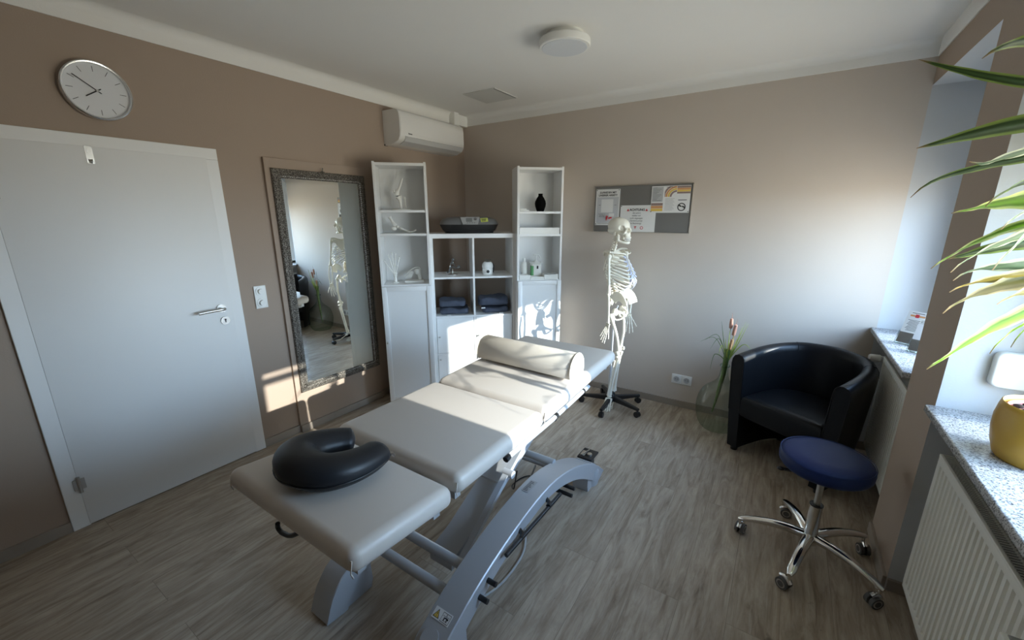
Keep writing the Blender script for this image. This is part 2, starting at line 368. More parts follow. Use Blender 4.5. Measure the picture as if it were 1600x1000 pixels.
# ------------------------------------------------------------------ room shell
W = 3.533; YN = -4.7; H = 2.60; ZB = 2.503; XO = 3.88
bm = BM(); box(bm, -.12, XO + .0, YN - .1, .12, -.1, 0); struct('floor', bm, 'floor')
bm = BM(); box(bm, -.12, XO, YN - .1, .12, H, H + .1); struct('ceiling', bm, 'ceil')
bm = BM(); box(bm, -.12, 0, YN - .1, .12, 0, H); struct('wall_left', bm, 'taupe')
bm = BM(); box(bm, 0, W, 0, .12, 0, H); box(bm, W, XO, 0, .12, 0, H, mi=1); struct('wall_back', bm, ['beige', 'whitewall'])
bm = BM(); box(bm, 0, XO, YN - .1, YN, 0, H); struct('wall_front', bm, 'beige')
def right_piece(bm, y0, y1, z0, z1, x0=W):
    vs = box(bm, x0, XO, y0, y1, z0, z1)
    for f in {f for v in vs for f in v.link_faces}:
        if abs(f.normal.x) < .5 or x0 > W: f.material_index = 1
bm = BM()
bm.normal_update()
NW2 = -2.40
right_piece(bm, -1.41, -1.0, 0, 2.352); right_piece(bm, YN, NW2, 0, 2.352); right_piece(bm, YN, 0, 2.352, H)
for y0, y1 in ((-1.0, 0), (NW2, -1.41)): right_piece(bm, y0, y1, 0, .86, 3.72)
bm.normal_update()
for f in bm.faces:
    f.material_index = 0 if f.normal.x < -.5 and f.calc_center_median().x < W + .01 else 1
struct('wall_right', bm, ['taupe', 'whitewall'])
# cornice band round the top of the walls
bm = BM()
for x0, x1, y0, y1 in ((0, .006, YN, 0), (0, W, -.006, 0), (W - .006, W, YN, 0)): box(bm, x0, x1, y0, y1, ZB, H)
o = struct('trim_1', bm, 'ceil')
def cove(p0, p1, nrm):
    p0, p1, nrm = Vector(p0), Vector(p1), Vector(nrm); b = BM(); prof = []
    for k in range(7):
        a = k / 6 * PI / 2; prof.append((.045 * (1 - math.sin(a)) , -.045 * (1 - math.cos(a))))
    prof = [(.0, -.045)] + [(.045 - .045 * math.cos(a_), -.045 + .045 * math.sin(a_)) for a_ in [k / 6 * PI / 2 for k in range(7)]]
    prof += [(0, 0)]
    r0 = [p0 + nrm * a_ + Vector((0, 0, z_)) for a_, z_ in prof]; r1 = [p1 + nrm * a_ + Vector((0, 0, z_)) for a_, z_ in prof]
    ring_strip(b, [r0, r1]); return b
for i, (p0, p1, nn) in enumerate((((.006, YN, H), (.006, 0, H), (1, 0, 0)), ((0, -.006, H), (W, -.006, H), (0, -1, 0)))):
    struct('trim_%d' % (i + 2), cove(p0, p1, nn), 'ceil')
# skirting boards
def skirt(name, x0, x1, y0, y1):
    b = BM(); box(b, x0, x1, y0, y1, 0, .058, .002, 1); struct(name, b, 'skirting')
skirt('baseboard_left', .0, .014, YN, -3.326)
skirt('baseboard_left', .0, .014, -2.340, -2.076)
skirt('baseboard_left', .0, .014, -1.294, -.014)
skirt('baseboard_left', .022, .036, -2.076, -1.294)
skirt('baseboard_back', .0, XO, -.014, 0)
skirt('baseboard_right', W - .014, W, -1.41, -1.0)
skirt('baseboard_right', W, 3.72, -1.424, -1.41)
skirt('baseboard_right', W - .014, W, YN, NW2)
# boxed panel behind the mirror
bm = BM(); box(bm, 0, .022, -2.076, -1.294, 0, 1.992, .001, 1); struct('trim_4', bm, 'taupe')
# windows: frame, pane and half lowered roller shutter outside
for i, (y0, y1) in enumerate(((-1.0, 0), (NW2, -1.41))):
    f = .075; f2 = .165 if i == 0 else .11; zt = 2.352; zb = .90  # far jambs widened to cut window light on back wall and reveal
    bm = BM(); box(bm, 3.80, 3.86, y0, y1, zb, zb + .03); box(bm, 3.80, 3.86, y0, y1, zt - .07, zt)
    box(bm, 3.80, 3.86, y0, y0 + f, zb, zt); box(bm, 3.80, 3.86, y1 - f2, y1, zb, zt)
    if i == 1: box(bm, 3.80, 3.86, y0, y1, 1.745, 1.78)
    wn = struct('window_%d' % (i + 1), bm, 'white')
    bm = BM(); box(bm, 3.825, 3.831, y0 + f, y1 - f2, zb + .03, zt - .07); obj('pane', bm, 'pane', wn)
    bm = BM(); zs = 1.775 if i == 0 else 1.83
    n = 12
    for k in range(n):
        a, b_ = zs + (zt - zs) * k / n, zs + (zt - zs) * (k + 1) / n
        box(bm, 3.865, 3.877, y0, y1, a, b_ + .001, .003, 1)
    obj('roller_shutter', bm, 'outside', wn)
# window sills (granite) with outer body under the frame
for lab, y0, y1 in (('speckled grey granite sill with leaflet holders, behind the black armchair', -.998, -.002), ('speckled grey granite sill carrying the mustard plant pot, above the nearer radiator', NW2 + .002, -1.412)):
    o = thing('window_sill', lab, 'window sill', (3.65, (y0 + y1) / 2, .86))
    yy0, yy1 = (y0 - .0, y1) if y0 > -1.5 else (y0, y1)
    bm = BM(); box(bm, 3.502, 3.80, yy0 - (.0), yy1, .862, .892, .006, 3); box(bm, 3.80, 3.879, yy0, yy1, .862, .90)
    obj('granite_slab', bm, 'granite', o)
# door
d0, d1 = -3.3252, -2.3405
fr = BM(); box(fr, 0, .018, d0, d0 + .068, 0, 1.9415, .002, 1); box(fr, 0, .018, d1 - .068, d1, 0, 1.9415, .002, 1); box(fr, 0, .018, d0, d1, 1.942, 2.005, .002, 1)
door = struct('door_1', fr, 'door')
bm = BM(); box(bm, .0, .021, d0 + .064, d1 - .062, .006, 1.948, .003, 2); leaf = obj('door_leaf', bm, 'door', door)
bm = BM(); cyl(bm, (.021, -2.467, 1.052), (.031, -2.467, 1.052), .026, 28); cyl(bm, (.031, -2.467, 1.052), (.062, -2.467, 1.052), .009, 16)
tube(bm, spline([(.058, -2.46, 1.052), (.066, -2.475, 1.052), (.066, -2.53, 1.051), (.066, -2.605, 1.048)], 6), .0095, 14); obj('door_handle', bm, 'steel', leaf)
bm = BM(); cyl(bm, (.021, -2.455, .972), (.029, -2.455, .972), .026, 28); kp = obj('key_plate', bm, 'steel', leaf)
bm = BM(); cyl(bm, (.0285, -2.455, .978), (.0298, -2.455, .978), .006, 12); box(bm, .0285, .0298, -2.458, -2.452, .960, .978); obj('keyhole', bm, 'black', kp)
for z in (.25, 1.72):
    bm = BM(); cyl(bm, (.027, d0 + .066, z - .045), (.027, d0 + .066, z + .045), .008, 12); box(bm, .018, .0225, d0 + .045, d0 + .09, z - .03, z + .03); obj('hinge', bm, 'steel', leaf)
# ------------------------------------------------------------------ massage table
PADX0, PADX1 = 1.425, 2.125
tb = thing('massage_table', 'greige padded treatment table on silver arched base in the middle of the room', 'massage table', (1.80, -2.1, 0))
def pad(name, y0, y1, z0, z1, th=.082, bev=.036, notch=0):
    b = BM()
    bmesh.ops.create_grid(b, x_segments=1, y_segments=1, size=.5)
    b.free(); b = BM()
    box(b, PADX0, PADX1, y0, y1, 0, th, bev, 5)
    # vertical corner rounding is part of the bevel; shear to the section's tilt and crown the top
    for v in b.verts:
        t = (v.co.y - y0) / (y1 - y0); u = (v.co.x - PADX0) / (PADX1 - PADX0)
        crown = .006 * (1 - (2 * u - 1) ** 4) * (1 - (2 * t - 1) ** 4) if v.co.z > th * .6 else 0
        v.co.z += lerp(z0, z1, t) - th + crown
    o = obj(name, b, 'vinyl', tb, 50)
    return o
P1 = pad('foot_cushion', -3.075, -2.668, .762, .726)
P2 = pad('seat_cushion', -2.652, -2.030, .742, .738)
P3 = pad('back_cushion', -2.022, -1.075, .742, .772)
# seams: piping lines on the near faces
bm = BM()
for y0, z0 in ((-3.077, .715), (-2.654, .70), (-2.024, .70)):
    for x in (PADX0 + .012, PADX1 - .012): tube(bm, [(x, y0 + .012, z0 + .018), (x, y0 + .006, z0 - .02), (x, y0 + .012, z0 - .038)], .0022, 6)
islands('corner_seam', bm, 'vinyl', tb)
bm = BM()
for (y0, y1, z0, z1) in ((-3.03, -2.70, .670, .640), (-2.62, -2.06, .652, .648), (-1.99, -1.12, .652, .680)):
    for x in (1.50, 2.06):
        tube(bm, [(x, y0, z0 - .012), (x, y1, z1 - .012)], .016, 8)
    box(bm, 1.48, 2.08, y0, y0 + .03, z0 - .03, z0 + .005); box(bm, 1.48, 2.08, y1 - .03, y1, z1 - .03, z1 + .005)
obj('underframe', bm, 'silver', tb)
bm = BM()
tube(bm, [(2.10, -2.30, .637), (2.10, -1.885, .637)], .013, 8); tube(bm, [(2.10, -1.86, .640), (2.10, -1.47, .655)], .013, 8)
islands('side_rail', bm, 'silverlight', tb)
bm = BM(); tube(bm, [(2.10, -2.325, .632), (2.10, -2.30, .636)], .014, 8); tube(bm, [(2.10, -1.895, .63), (2.10, -1.86, .640)], .014, 8); tube(bm, [(2.10, -1.55, .651), (2.10, -1.535, .652)], .015, 8)
islands('rail_cap', bm, 'black', tb)
# arched side beams
ARCH = ((-2.90, .012), (-2.87, .10), (-2.82, .168), (-2.75, .205), (-2.65, .252), (-2.55, .287), (-2.45, .313), (-2.35, .335), (-2.25, .351), (-2.15, .361), (-2.05, .363), (-1.95, .353), (-1.85, .330), (-1.75, .300), (-1.65, .261), (-1.55, .211), (-1.45, .150), (-1.38, .100), (-1.30, .030))
def arch_z(y):
    y = max(-2.8999, min(-1.3001, y))
    for (a, za), (b_, zb_) in zip(ARCH, ARCH[1:]):
        if a <= y <= b_: return lerp(za, zb_, (y - a) / (b_ - a))
def beam(x0, x1):
    b = BM(); top = [-2.1 - .80 * math.cos(PI * k / 40) for k in range(41)]
    T = [(y, arch_z(y)) for y in top]
    # lower profile follows the arch about 6 cm below, and the outer ends stand on the floor
    low = []
    for y, z in T:
        t = abs(y + 2.1) / .80
        low.append((y - math.copysign(.075, y + 2.1) * min(1, t * 1.3) if t > .05 else y, max(.0, z - .062)))
    low = [(y, 0 if abs(y + 2.1) > .70 else z) for y, z in low]
    poly = T + low[::-1]
    rings = []
    for x, ins in ((x0, .004), (x0 + .004, 0), (x1 - .004, 0), (x1, .004)):
        cy_, cz_ = -2.1, .2
        rings.append([Vector((x, y, z - (ins if i < 41 else 0))) for i, (y, z) in enumerate(poly)])
    ring_strip(b, rings); return b
bR = obj('arched_beam', beam(2.045, 2.165), 'silver', tb, 30)
bL = obj('arched_beam', beam(1.500, 1.615), 'silver', tb, 30)
# foot housings at the ends
for bo, x0, x1 in ((bR, 2.05, 2.16), (bL, 1.505, 1.612)):
    for s in (-1, 1):
        b = BM(); poly = []
        for yy, zz in ((.78, 0), (.775, .03), (.74, .08), (.66, .15), (.60, .185), (.57, .14), (.565, .04), (.575, 0)): poly.append((-2.1 + s * yy, zz))
        ring_strip(b, [[Vector((x, y, z)) for y, z in poly] for x in (x0 + .006, x1 - .006)])
        obj('foot_housing', b, 'silver', bo, 30)
b = BM()
for (y, z) in ((-2.645, .205), (-2.545, .245), (-1.80, .315), (-1.70, .215)): cyl(b, (1.60, y, z), (2.06, y, z), .021, 18)
islands('cross_tube', b, 'silver', tb)
# lifting arm: sloping box beam between the arches, with its bracket and the thin strut beside it
b = BM()
def slab(b, x0, x1, pts, th, mi=0):
    a = [Vector((0, y, z)) for y, z in pts]; rings = []
    for x in (x0, x1):
        top = [Vector((x, y, z)) for y, z in pts]; bot = [Vector((x, y, z - th)) for y, z in reversed(pts)]
        rings.append(top + bot)
    return ring_strip(b, rings, mi=mi)
slab(b, 1.795, 1.925, [(-2.49, .155), (-2.35, .20), (-2.18, .285), (-1.80, .46), (-1.55, .60)], .05)
obj('lifting_arm', b, 'silver', tb, 30)
b = BM(); slab(b, 1.80, 1.92, [(-2.115, .325), (-1.98, .385), (-1.93, .402)], .02); obj('arm_bracket', b, 'silverlight', tb)
b = BM(); slab(b, 1.935, 1.965, [(-2.46, .155), (-2.09, .395), (-1.68, .64)], .028); cyl(b, (1.93, -2.09, .38), (1.985, -2.09, .38), .020, 18); obj('strut', b, 'silverlight', tb)
b = BM(); slab(b, 1.78, 1.94, [(-1.62, .62), (-1.40, .655)], .05); obj('top_bracket', b, 'silver', tb)
# pedal bar, pegs and black brackets on the outside of the right beam
b = BM(); tube(b, [(2.188, -2.452, .298), (2.188, -1.975, .284)], .0095, 12)
pb = obj('foot_bar', b, 'black', tb)
for y in (-2.34, -2.10):
    b = BM(); tube(b, [(2.188, y, .296), (2.182, y + .02, .300), (2.160, y + .03, .305)], .011, 8); obj('bar_bracket', b, 'black', pb)
for (y, z) in ((-2.60, .215), (-2.545, .245), (-1.84, .235), (-1.87, .212)):
    b = BM(); cyl(b, (2.10, y, z), (2.205, y, z), .0105, 14); obj('peg', b, 'black', tb)
b = BM(); tube(b, spline([(1.574, -3.0, .552), (1.570, -3.0, .535), (1.582, -3.0, .526), (1.605, -3.0, .525), (1.66, -2.995, .540), (1.74, -2.97, .60)], 5), .0085, 10); obj('release_lever', b, 'black', tb, label='black release lever')
# control box at the far foot
b = BM(); box(b, 2.005, 2.105, -1.366, -1.245, .098, .112, .003, 1); box(b, 2.02, 2.09, -1.35, -1.28, .0, .098); cb = obj('control_box', b, 'black', tb)
b = BM(); box(b, 2.015, 2.045, -1.345, -1.285, .1121, .116, .001, 1); cyl(b, (2.07, -1.315, .112), (2.07, -1.315, .122), .016, 16); tube(b, [(2.03, -1.35, .12), (2.05, -1.31, .13), (2.05, -1.27, .12)], .004, 8); obj('control_knob', b, 'steel', cb)
b = BM(); lathe(b, [(.0, .0), (.058, .0), (.064, .04), (.062, .08), (.052, .10), (0, .10)], (2.115, -1.425, 0), 28); obj('round_foot', b, 'silver', tb)
# cables under the table
b = BM(); tube(b, spline([(1.98, -2.50, .006), (2.05, -2.46, .006), (2.085, -2.36, .006), (2.09, -2.24, .006), (2.07, -2.12, .006), (2.00, -2.0, .006), (1.93, -1.93, .02), (1.90, -1.80, .12), (1.90, -1.72, .2)], 6), .0055, 8); obj('power_cable', b, 'cable', tb)
b = BM(); tube(b, spline([(2.03, -1.62, .006), (1.90, -1.56, .006), (1.77, -1.60, .006), (1.74, -1.72, .006), (1.80, -1.80, .05), (1.84, -1.83, .2)], 6), .004, 8); obj('power_cable', b, 'black', tb)
# stickers on the arch: warning pictograms and the type plate
def on_arch(yc, xc, dx, dy):
    s = (arch_z(yc + .01) - arch_z(yc - .01)) / .02; ty = Vector((0, 1, s)).normalized(); tx = Vector((1, 0, 0)); nn = tx.cross(ty)
    m = Matrix((( tx.x, ty.x, nn.x, xc), (tx.y, ty.y, nn.y, yc), (tx.z, ty.z, nn.z, arch_z(yc) + .0012), (0, 0, 0, 1)))
    return m
m1 = on_arch(-2.735, 2.10, 0, 0)
def flat(b, pts, m, z=0, mi=0):
    vs = [b.verts.new(m @ Vector((x, y, z))) for x, y in pts]; b.faces.new(vs).material_index = mi
def frect(b, x0, x1, y0, y1, m, z=0, mi=0): flat(b, [(x0, y0), (x1, y0), (x1, y1), (x0, y1)], m, z, mi)
b = BM(); box(b, -.040, .040, -.019, .019, -.0004, .0004, mtx=m1, mi=0)
flat(b, [(-.036, -.014), (-.008, -.014), (-.022, .015)], m1, .0007, 1); flat(b, [(-.0325, -.0122), (-.0115, -.0122), (-.022, .0098)], m1, .0009, 2)
frect(b, -.0233, -.0207, -.004, .004, m1, .0011, 1); frect(b, -.0233, -.0207, -.009, -.0065, m1, .0011, 1)
for x0, x1, y0, y1 in ((-.001, .036, .0135, .015), (-.001, .036, -.016, -.0145), (-.001, .0003, -.016, .015), (.0347, .036, -.016, .015), (.003, .032, .004, .0052), (.006, .029, -.011, -.0098), (.0165, .0185, .0055, .012), (.010, .014, -.0095, .001), (.014, .026, -.002, .002), (.022, .026, -.0095, -.001), (.026, .030, -.004, .001)):
    frect(b, x0, x1, y0, y1, m1, .0009, 1)
obj('warning_sticker', b, ['paper', 'ink', 'yellow'], bR, 0)
m2 = on_arch(-2.10, 2.085, 0, 0); b = BM(); box(b, -.018, .018, -.045, .045, -.0004, .0004, mtx=m2)
for k in range(8): frect(b, -.014, .010 - (k % 3) * .004, -.038 + k * .0098, -.034 + k * .0098, m2, .0007, 1)
obj('type_plate', b, ['hifi2', 'ink'], bR, 0)
b = BM(); cyl(b, m1 @ Vector((-.0, -.075, -.002)), m1 @ Vector((0, -.075, .003)), .034, 32); obj('round_cap', b, 'silver', bR)
# bolster
bo = thing('bolster', 'cream half round bolster lying across the treatment table', 'bolster', (1.77, -1.60, .756))
b = BM(); n = 26; R = .088; rings = []
bx0, bx1 = 1.445, 2.095
def dprof(r, x, yo=0):
    pts = []
    for k in range(n):
        a = -.42 + (PI + .84) * k / (n - 1); pts.append(Vector((x, -1.605 + yo + math.cos(a) * r * 1.02, max(.7585, .8065 + math.sin(a) * r))))
    return pts
for x, r in ((bx0, R - .012), (bx0 + .004, R - .004), (bx0 + .012, R), (bx1 - .012, R), (bx1 - .004, R - .004), (bx1, R - .012)):
    rings.append(dprof(r, x, (x - 1.77) * -.03))
ring_strip(b, rings); obj('bolster_cover', b, 'bolster', bo, 50)
b = BM()
for x in (bx0 + .006, bx1 - .006):
    p = dprof(R + .001, x, (x - 1.77) * -.03); tube(b, p, .0028, 6)
islands('piping', b, 'bolster', bo)
# horseshoe face cushion
fc = thing('face_cushion', 'black horseshoe face cushion lying on the near end of the table', 'face cushion', (1.67, -2.83, .755))
b = BM(); path = []
ang = math.radians(20)
cx_, cy_ = 1.730, -2.868
base = [(.140, .070), (.08, .096), (.0, .106), (-.068, .078), (-.094, .0), (-.068, -.078), (.0, -.106), (.08, -.098), (.150, -.068)]
rot2 = lambda x, y: (cx_ + x * math.cos(1.50) - y * math.sin(1.50), cy_ + x * math.sin(1.50) + y * math.cos(1.50))
pp = spline([(*rot2(x, y), 0) for x, y in base], 6)
rad = []
for i, p in enumerate(pp):
    t = i / (len(pp) - 1); rad.append(.076 * (.72 + .28 * math.sin(t * PI)))
pp2 = []
for p, r in zip(pp, rad):
    t = (p.y + 3.075) / .407; zt = lerp(.762, .726, max(0, min(1, t))); pp2.append(Vector((p.x, p.y, zt + .006 + r * .78)))
# elongate the end caps
rr = [r * (.25, .72, 1)[min(i, 2)] for i, r in enumerate(rad)]; rr = [r * (.25, .72, 1)[min(len(rr) - 1 - i, 2)] for i, r in enumerate(rr)]
tube(b, pp2, rr, 24, flat=.78); fcm = obj('cushion_ring', b, 'blackvinyl', fc, 60)
b = BM(); tube(b, [p + Vector((0, 0, -.012)) + (p - Vector((cx_, cy_, p.z))).normalized() * (r * .985) for p, r in list(zip(pp2, rr))[3:-3]], .0025, 6); obj('seam', b, 'black', fcm)
b = BM(); e0 = pp2[-3]; tube(b, [e0 + Vector((.02, .03, -.01)), e0 + Vector((.035, .045, -.012)), e0 + Vector((.03, .055, -.028))], .006, 8); obj('tag', b, 'steel', fcm)

# ------------------------------------------------------------------ shelving across the corner
def unit_thing(name, label, cat, ox, oy, th, group=None): return thing(name, label, cat, (ox, oy, 0), th, group)
BLL = ('b', .2483, -1.3956, .7654); BRR = ('r', .9986, -.5234, .7409); KKK = ('k', .3911, -.9862, .7632)
def wpt(u_, s, d, z): a = u_[3]; return Vector((u_[1] + s * math.cos(a) - d * math.sin(a), u_[2] + s * math.sin(a) + d * math.cos(a), z))
def bookcase(u_, label, shelves, hinge_left):
    t = unit_thing('bookcase', label, 'bookcase', *u_[1:], group=None)
    b = BM(); D = .28; wd = .40; e_ = .018
    box(b, 0, e_, 0, D, 0, 2.02, .001, 1); box(b, wd - e_, wd, 0, D, 0, 2.02, .001, 1); box(b, e_, wd - e_, .002, D, 1.992, 2.012); box(b, e_, wd - e_, D - .006, D, 0, 2.0)
    box(b, e_, wd - e_, .002, D, .05, .072); box(b, e_, wd - e_, .02, .035, 0, .05)
    obj('carcass', b, 'white', t)
    for z in shelves:
        b = BM(); box(b, e_, wd - e_, .004, D - .006, z - .018, z); obj('shelf', b, 'white', t)
    zt = 1.062; z0 = .06
    b = BM(); box(b, .004, wd - .004, -.018, -.001, z0, zt, .0015, 1)
    # frame and recessed panel of the door
    dr = obj('door', b, 'white', t)
    b = BM(); y0 = -.0265; fw = .038
    for x0, x1, za, zb_ in ((.004, .004 + fw, z0, zt), (wd - .004 - fw, wd - .004, z0, zt), (.004 + fw, wd - .004 - fw, zt - fw, zt), (.004 + fw, wd - .004 - fw, z0, z0 + fw)):
        box(b, x0, x1, y0, -.018, za, zb_, .0022, 2)
    obj('door_frame', b, 'white', dr)
    b = BM(); kx = .022 if hinge_left else wd - .022; cyl(b, (kx, y0, .595), (kx, y0 - .016, .595), .005, 12); ell(b, (kx, y0 - .019, .595), (.009, .006, .009), 14, 8); obj('knob', b, 'steel', dr)
    return t
bookcase(BLL, 'tall narrow white bookcase beside the mirror, holding bone models', (1.662, 1.482, 1.074), True)
bookcase(BRR, 'tall narrow white bookcase near the skeleton, with black vase on its top shelf', (1.655, 1.465, 1.068), False)
# open cube shelving between them
t = unit_thing('cube_shelf', 'low white cube shelf between the two tall bookcases, across the corner', 'shelf unit', *KKK[1:])
b = BM(); D = .39
box(b, 0, .77, 0, D, 1.432, 1.47, .0015, 1); box(b, 0, .77, 0, D, 0, .038, .0015, 1); box(b, 0, .038, 0, D, .038, 1.432, .0015, 1); box(b, .732, .77, 0, D, .038, 1.432, .0015, 1)
obj('carcass', b, 'white', t)
b = BM(); box(b, .377, .393, .001, D, .038, 1.432); obj('divider', b, 'white', t)
for z in (1.097, .746, .395):
    for x0, x1 in ((.038, .377), (.393, .732)):
        b = BM(); box(b, x0, x1, .001, D, z - .016, z); obj('shelf', b, 'white', t)
for z0, z1 in ((.397, .728), (.04, .377)):
    for x0, x1, kx in ((.040, .375, .062), (.395, .730, .417)):
        b = BM(); box(b, x0 + .001, x1 - .001, .004, .020, z0, z1, .0015, 1); box(b, x0 + .001, x0 + .012, .02, .30, z0, z1); box(b, x1 - .012, x1 - .001, .02, .30, z0, z1); box(b, x0 + .012, x1 - .012, .29, .30, z0, z1); box(b, x0 + .012, x1 - .012, .02, .29, z0, z0 + .012)
        dr = obj('door', b, 'white', t)
        b = BM(); kz = z0 + (.158 if z0 > .3 else .30); cyl(b, (kx, .004, kz), (kx, -.012, kz), .004, 10); ell(b, (kx, -.014, kz), (.009, .006, .008), 12, 8); obj('knob', b, 'steel', dr)

# --- things on the left bookcase
def bt(u_, s, d, z): return tuple(wpt(u_, s, d, z))
t = thing('knee_joint_model', 'white knee joint model bent upright on the top shelf', 'bone model', bt(BLL, .19, .14, 1.662), BLL[3])
b = BM(); lathe(b, [(0, 0), (.075, 0), (.075, .008), (.06, .012), (0, .012)], (0, 0, 0), 28); obj('base', b, 'bonewhite', t)
b = BM(); tube(b, spline([(.02, 0, .25), (-.005, 0, .18), (-.02, 0, .15), (-.032, 0, .13)], 5), [.010, .010, .010, .010, .010, .010, .010, .011, .013, .014, .016, .019, .02, .02, .021, .021], 12); ell(b, (-.028, -.012, .128), (.022, .018, .020)); ell(b, (-.028, .014, .128), (.022, .018, .020)); ell(b, (-.05, 0, .145), (.010, .014, .016)); obj('femur', b, 'bonewhite', t)
b = BM(); tube(b, spline([(-.018, 0, .108), (-.01, 0, .085), (-.005, 0, .05), (-.002, 0, .012)], 5), [.028, .027, .026, .023, .02, .018, .016, .015, .014, .013, .012, .012, .012, .012, .012, .012], 12); obj('tibia', b, 'bonewhite', t)
b = BM(); tube(b, spline([(.030, .004, .095), (.032, .004, .06), (.036, .003, .012)], 5), [.010, .009, .008, .007, .006, .0055, .005, .005, .005, .005, .005], 10); ell(b, (.027, .003, .098), (.012, .01, .01)); obj('fibula', b, 'bonewhite', t)
b = BM(); tube(b, [(-.036, -.016, .115), (-.018, -.022, .110), (-.004, -.016, .108)], .006, 8); obj('meniscus', b, 'rubber', t)

def bone(b, p0, p1, r, k=1.5, n=9, m=6, mid=None):
    pts = [Vector(p0)] + ([Vector(mid)] if mid else []) + [Vector(p1)]
    if len(pts) == 2: pts = [pts[0].lerp(pts[1], i / m) for i in range(m + 1)]
    else: pts = spline(pts, m // 2 + 1)
    L_ = len(pts) - 1; rad = [r * (1 + (k - 1) * (abs(2 * i / L_ - 1) ** 5)) for i in range(L_ + 1)]
    tube(b, pts, rad, n)
t = thing('foot_skeleton_model', 'white foot bone model lying on the second shelf of the left bookcase', 'bone model', bt(BLL, .17, .14, 1.482), BLL[3])
b = BM()
bone(b, (-.080, .01, .128), (-.052, .005, .075),   .011, 1.5); ell(b, (-.045, .0, .066), (.018, .016, .014)); ell(b, (-.05, 0, .038), (.022, .014, .016)); ell(b, (-.022, 0, .050), (.015, .02, .014)); ell(b, (-.002, 0, .040), (.014, .024, .012))
obj('ankle', b, 'bonewhite', t)
for i in range(5):
    b = BM(); y = -.026 + i * .013; bone(b, (.008, y * .8, .037), (.062, y * 1.2, .014), .0075, 1.4); bone(b, (.064, y * 1.2, .013), (.090, y * 1.35, .010), .0062, 1.4)
    if i < 2: bone(b, (.092, y * 1.35, .010), (.128 - i * .01, y * 1.4, .024 - i * .004), .0055, 1.4)
    else: bone(b, (.092, y * 1.35, .010), (.110, y * 1.4, .010), .005, 1.4)
    obj('toe', b, 'bonewhite', t)

t = thing('hand_skeleton_model', 'white hand bone model standing upright on the lowest open shelf', 'bone model', bt(BLL, .105, .11, 1.074), BLL[3])
b = BM(); lathe(b, [(0, 0), (.026, 0), (.026, .006), (.014, .012), (.010, .05), (0, .05)], n=20); ell(b, (0, 0, .06), (.015, .010, .014)); ell(b, (.0, 0, .078), (.018, .010, .012)); obj('wrist', b, 'bonewhite', t)
for i, (dx, ln) in enumerate(((-.085, .115), (-.045, .170), (-.016, .185), (.014, .175), (.045, .145))):
    b = BM(); a = Vector((dx * .18, 0, .085)); e_ = Vector((dx, -.012 * (i % 2), .085 + ln * .92)); p = [a.lerp(e_, q) + Vector((0, -.006 * math.sin(q * PI), 0)) for q in (0, .42, .72, .9, 1)]
    for p0, p1 in zip(p, p[1:]): bone(b, p0, p1, .0036, 1.6, 8, 4)
    obj('finger', b, 'bonewhite', t)
t = thing('shoulder_joint_model', 'white shoulder joint model on the lowest open shelf, right of the hand model', 'bone model', bt(BLL, .265, .14, 1.074), BLL[3])
b = BM(); box(b, -.085, .075, -.05, .05, 0, .016, .006, 3); obj('base', b, 'bonewhite', t)
b = BM(); bone(b, (.045, 0, .018), (.035, 0, .075), .016, 1.2); ell(b, (.022, 0, .088), (.028, .026, .026)); obj('humerus', b, 'bonewhite', t)
b = BM(); tube(b, spline([(-.085, 0, .045), (-.04, 0, .095), (.0, 0, .118), (.035, -.004, .122)], 5), .008, 8, flat=.6)
vs = [(-.075, .0, .03), (-.035, .0, .095), (-.005, 0, .085), (-.03, 0, .035)]
ring_strip(b, [[Vector(v) + Vector((0, -.003, 0)) for v in vs], [Vector(v) + Vector((0, .003, 0)) for v in vs]])
tube(b, [(.035, -.004, .120), (.048, -.01, .108), (.03, -.02, .102)], .006, 8); obj('scapula', b, 'bonewhite', t)

# --- things on the right bookcase
t = thing('vase', 'matt black bottle shaped vase on the top shelf', 'vase', bt(BRR, .227, .12, 1.655), BRR[3])
b = BM(); lathe(b, [(0, 0), (.030, 0), (.034, .01), (.046, .045), (.049, .068), (.045, .09), (.032, .115), (.021, .13), (.0185, .138), (.0195, .150), (.020, .152), (.016, .152), (.014, .14), (0, .13)], n=40); obj('body', b, 'vase', t, 60)
for k, (s, z, w_, h_) in enumerate(((.068, 1.655, .085, .012), (.055, 1.6672, .060, .010))):
    b = BM(); box(b, -w_ / 2, w_ / 2, -.03, .03, 0, h_, .002, 2); o = thing('small_case', ['flat white case lying under another, left on the top shelf', 'smaller flat white case lying on the other, left on the top shelf'][k], 'case', bt(BRR, s, .06, z + .0003), BRR[3]); obj('case_body', b, 'plastic', o)
o = thing('storage_tray', 'long shallow white tray filling the second shelf of the right bookcase', 'tray', bt(BRR, .20, .13, 1.4655), BRR[3])
b = BM(); box(b, -.178, .178, -.120, -.112, 0, .054, .001, 1); box(b, -.178, .178, .112, .120, 0, .054); box(b, -.178, -.172, -.112, .112, 0, .054); box(b, .172, .178, -.112, .112, 0, .054); box(b, -.172, .172, -.112, .112, 0, .004); obj('tray_body', b, 'plastic', o)
t = thing('bottle', 'slim white plastic bottle left of the pump dispenser', 'bottle', bt(BRR, .086, .13, 1.0685), BRR[3])
b = BM(); lathe(b, [(0, 0), (.024, 0), (.026, .004), (.026, .125), (.022, .14), (.012, .148), (.011, .150), (0, .150)], n=28); bb = obj('body', b, 'bonewhite', t, 50)
b = BM(); lathe(b, [(0, .150), (.0125, .150), (.0125, .176), (.011, .178), (0, .178)], n=20); obj('cap', b, 'plastic', t)
t = thing('pump_dispenser', 'white disinfectant canister with pump top and green side label', 'dispenser', bt(BRR, .195, .13, 1.0685), BRR[3])
b = BM(); box(b, -.046, .046, -.040, .040, 0, .132, .012, 4); obj('canister', b, 'bonewhite', t)
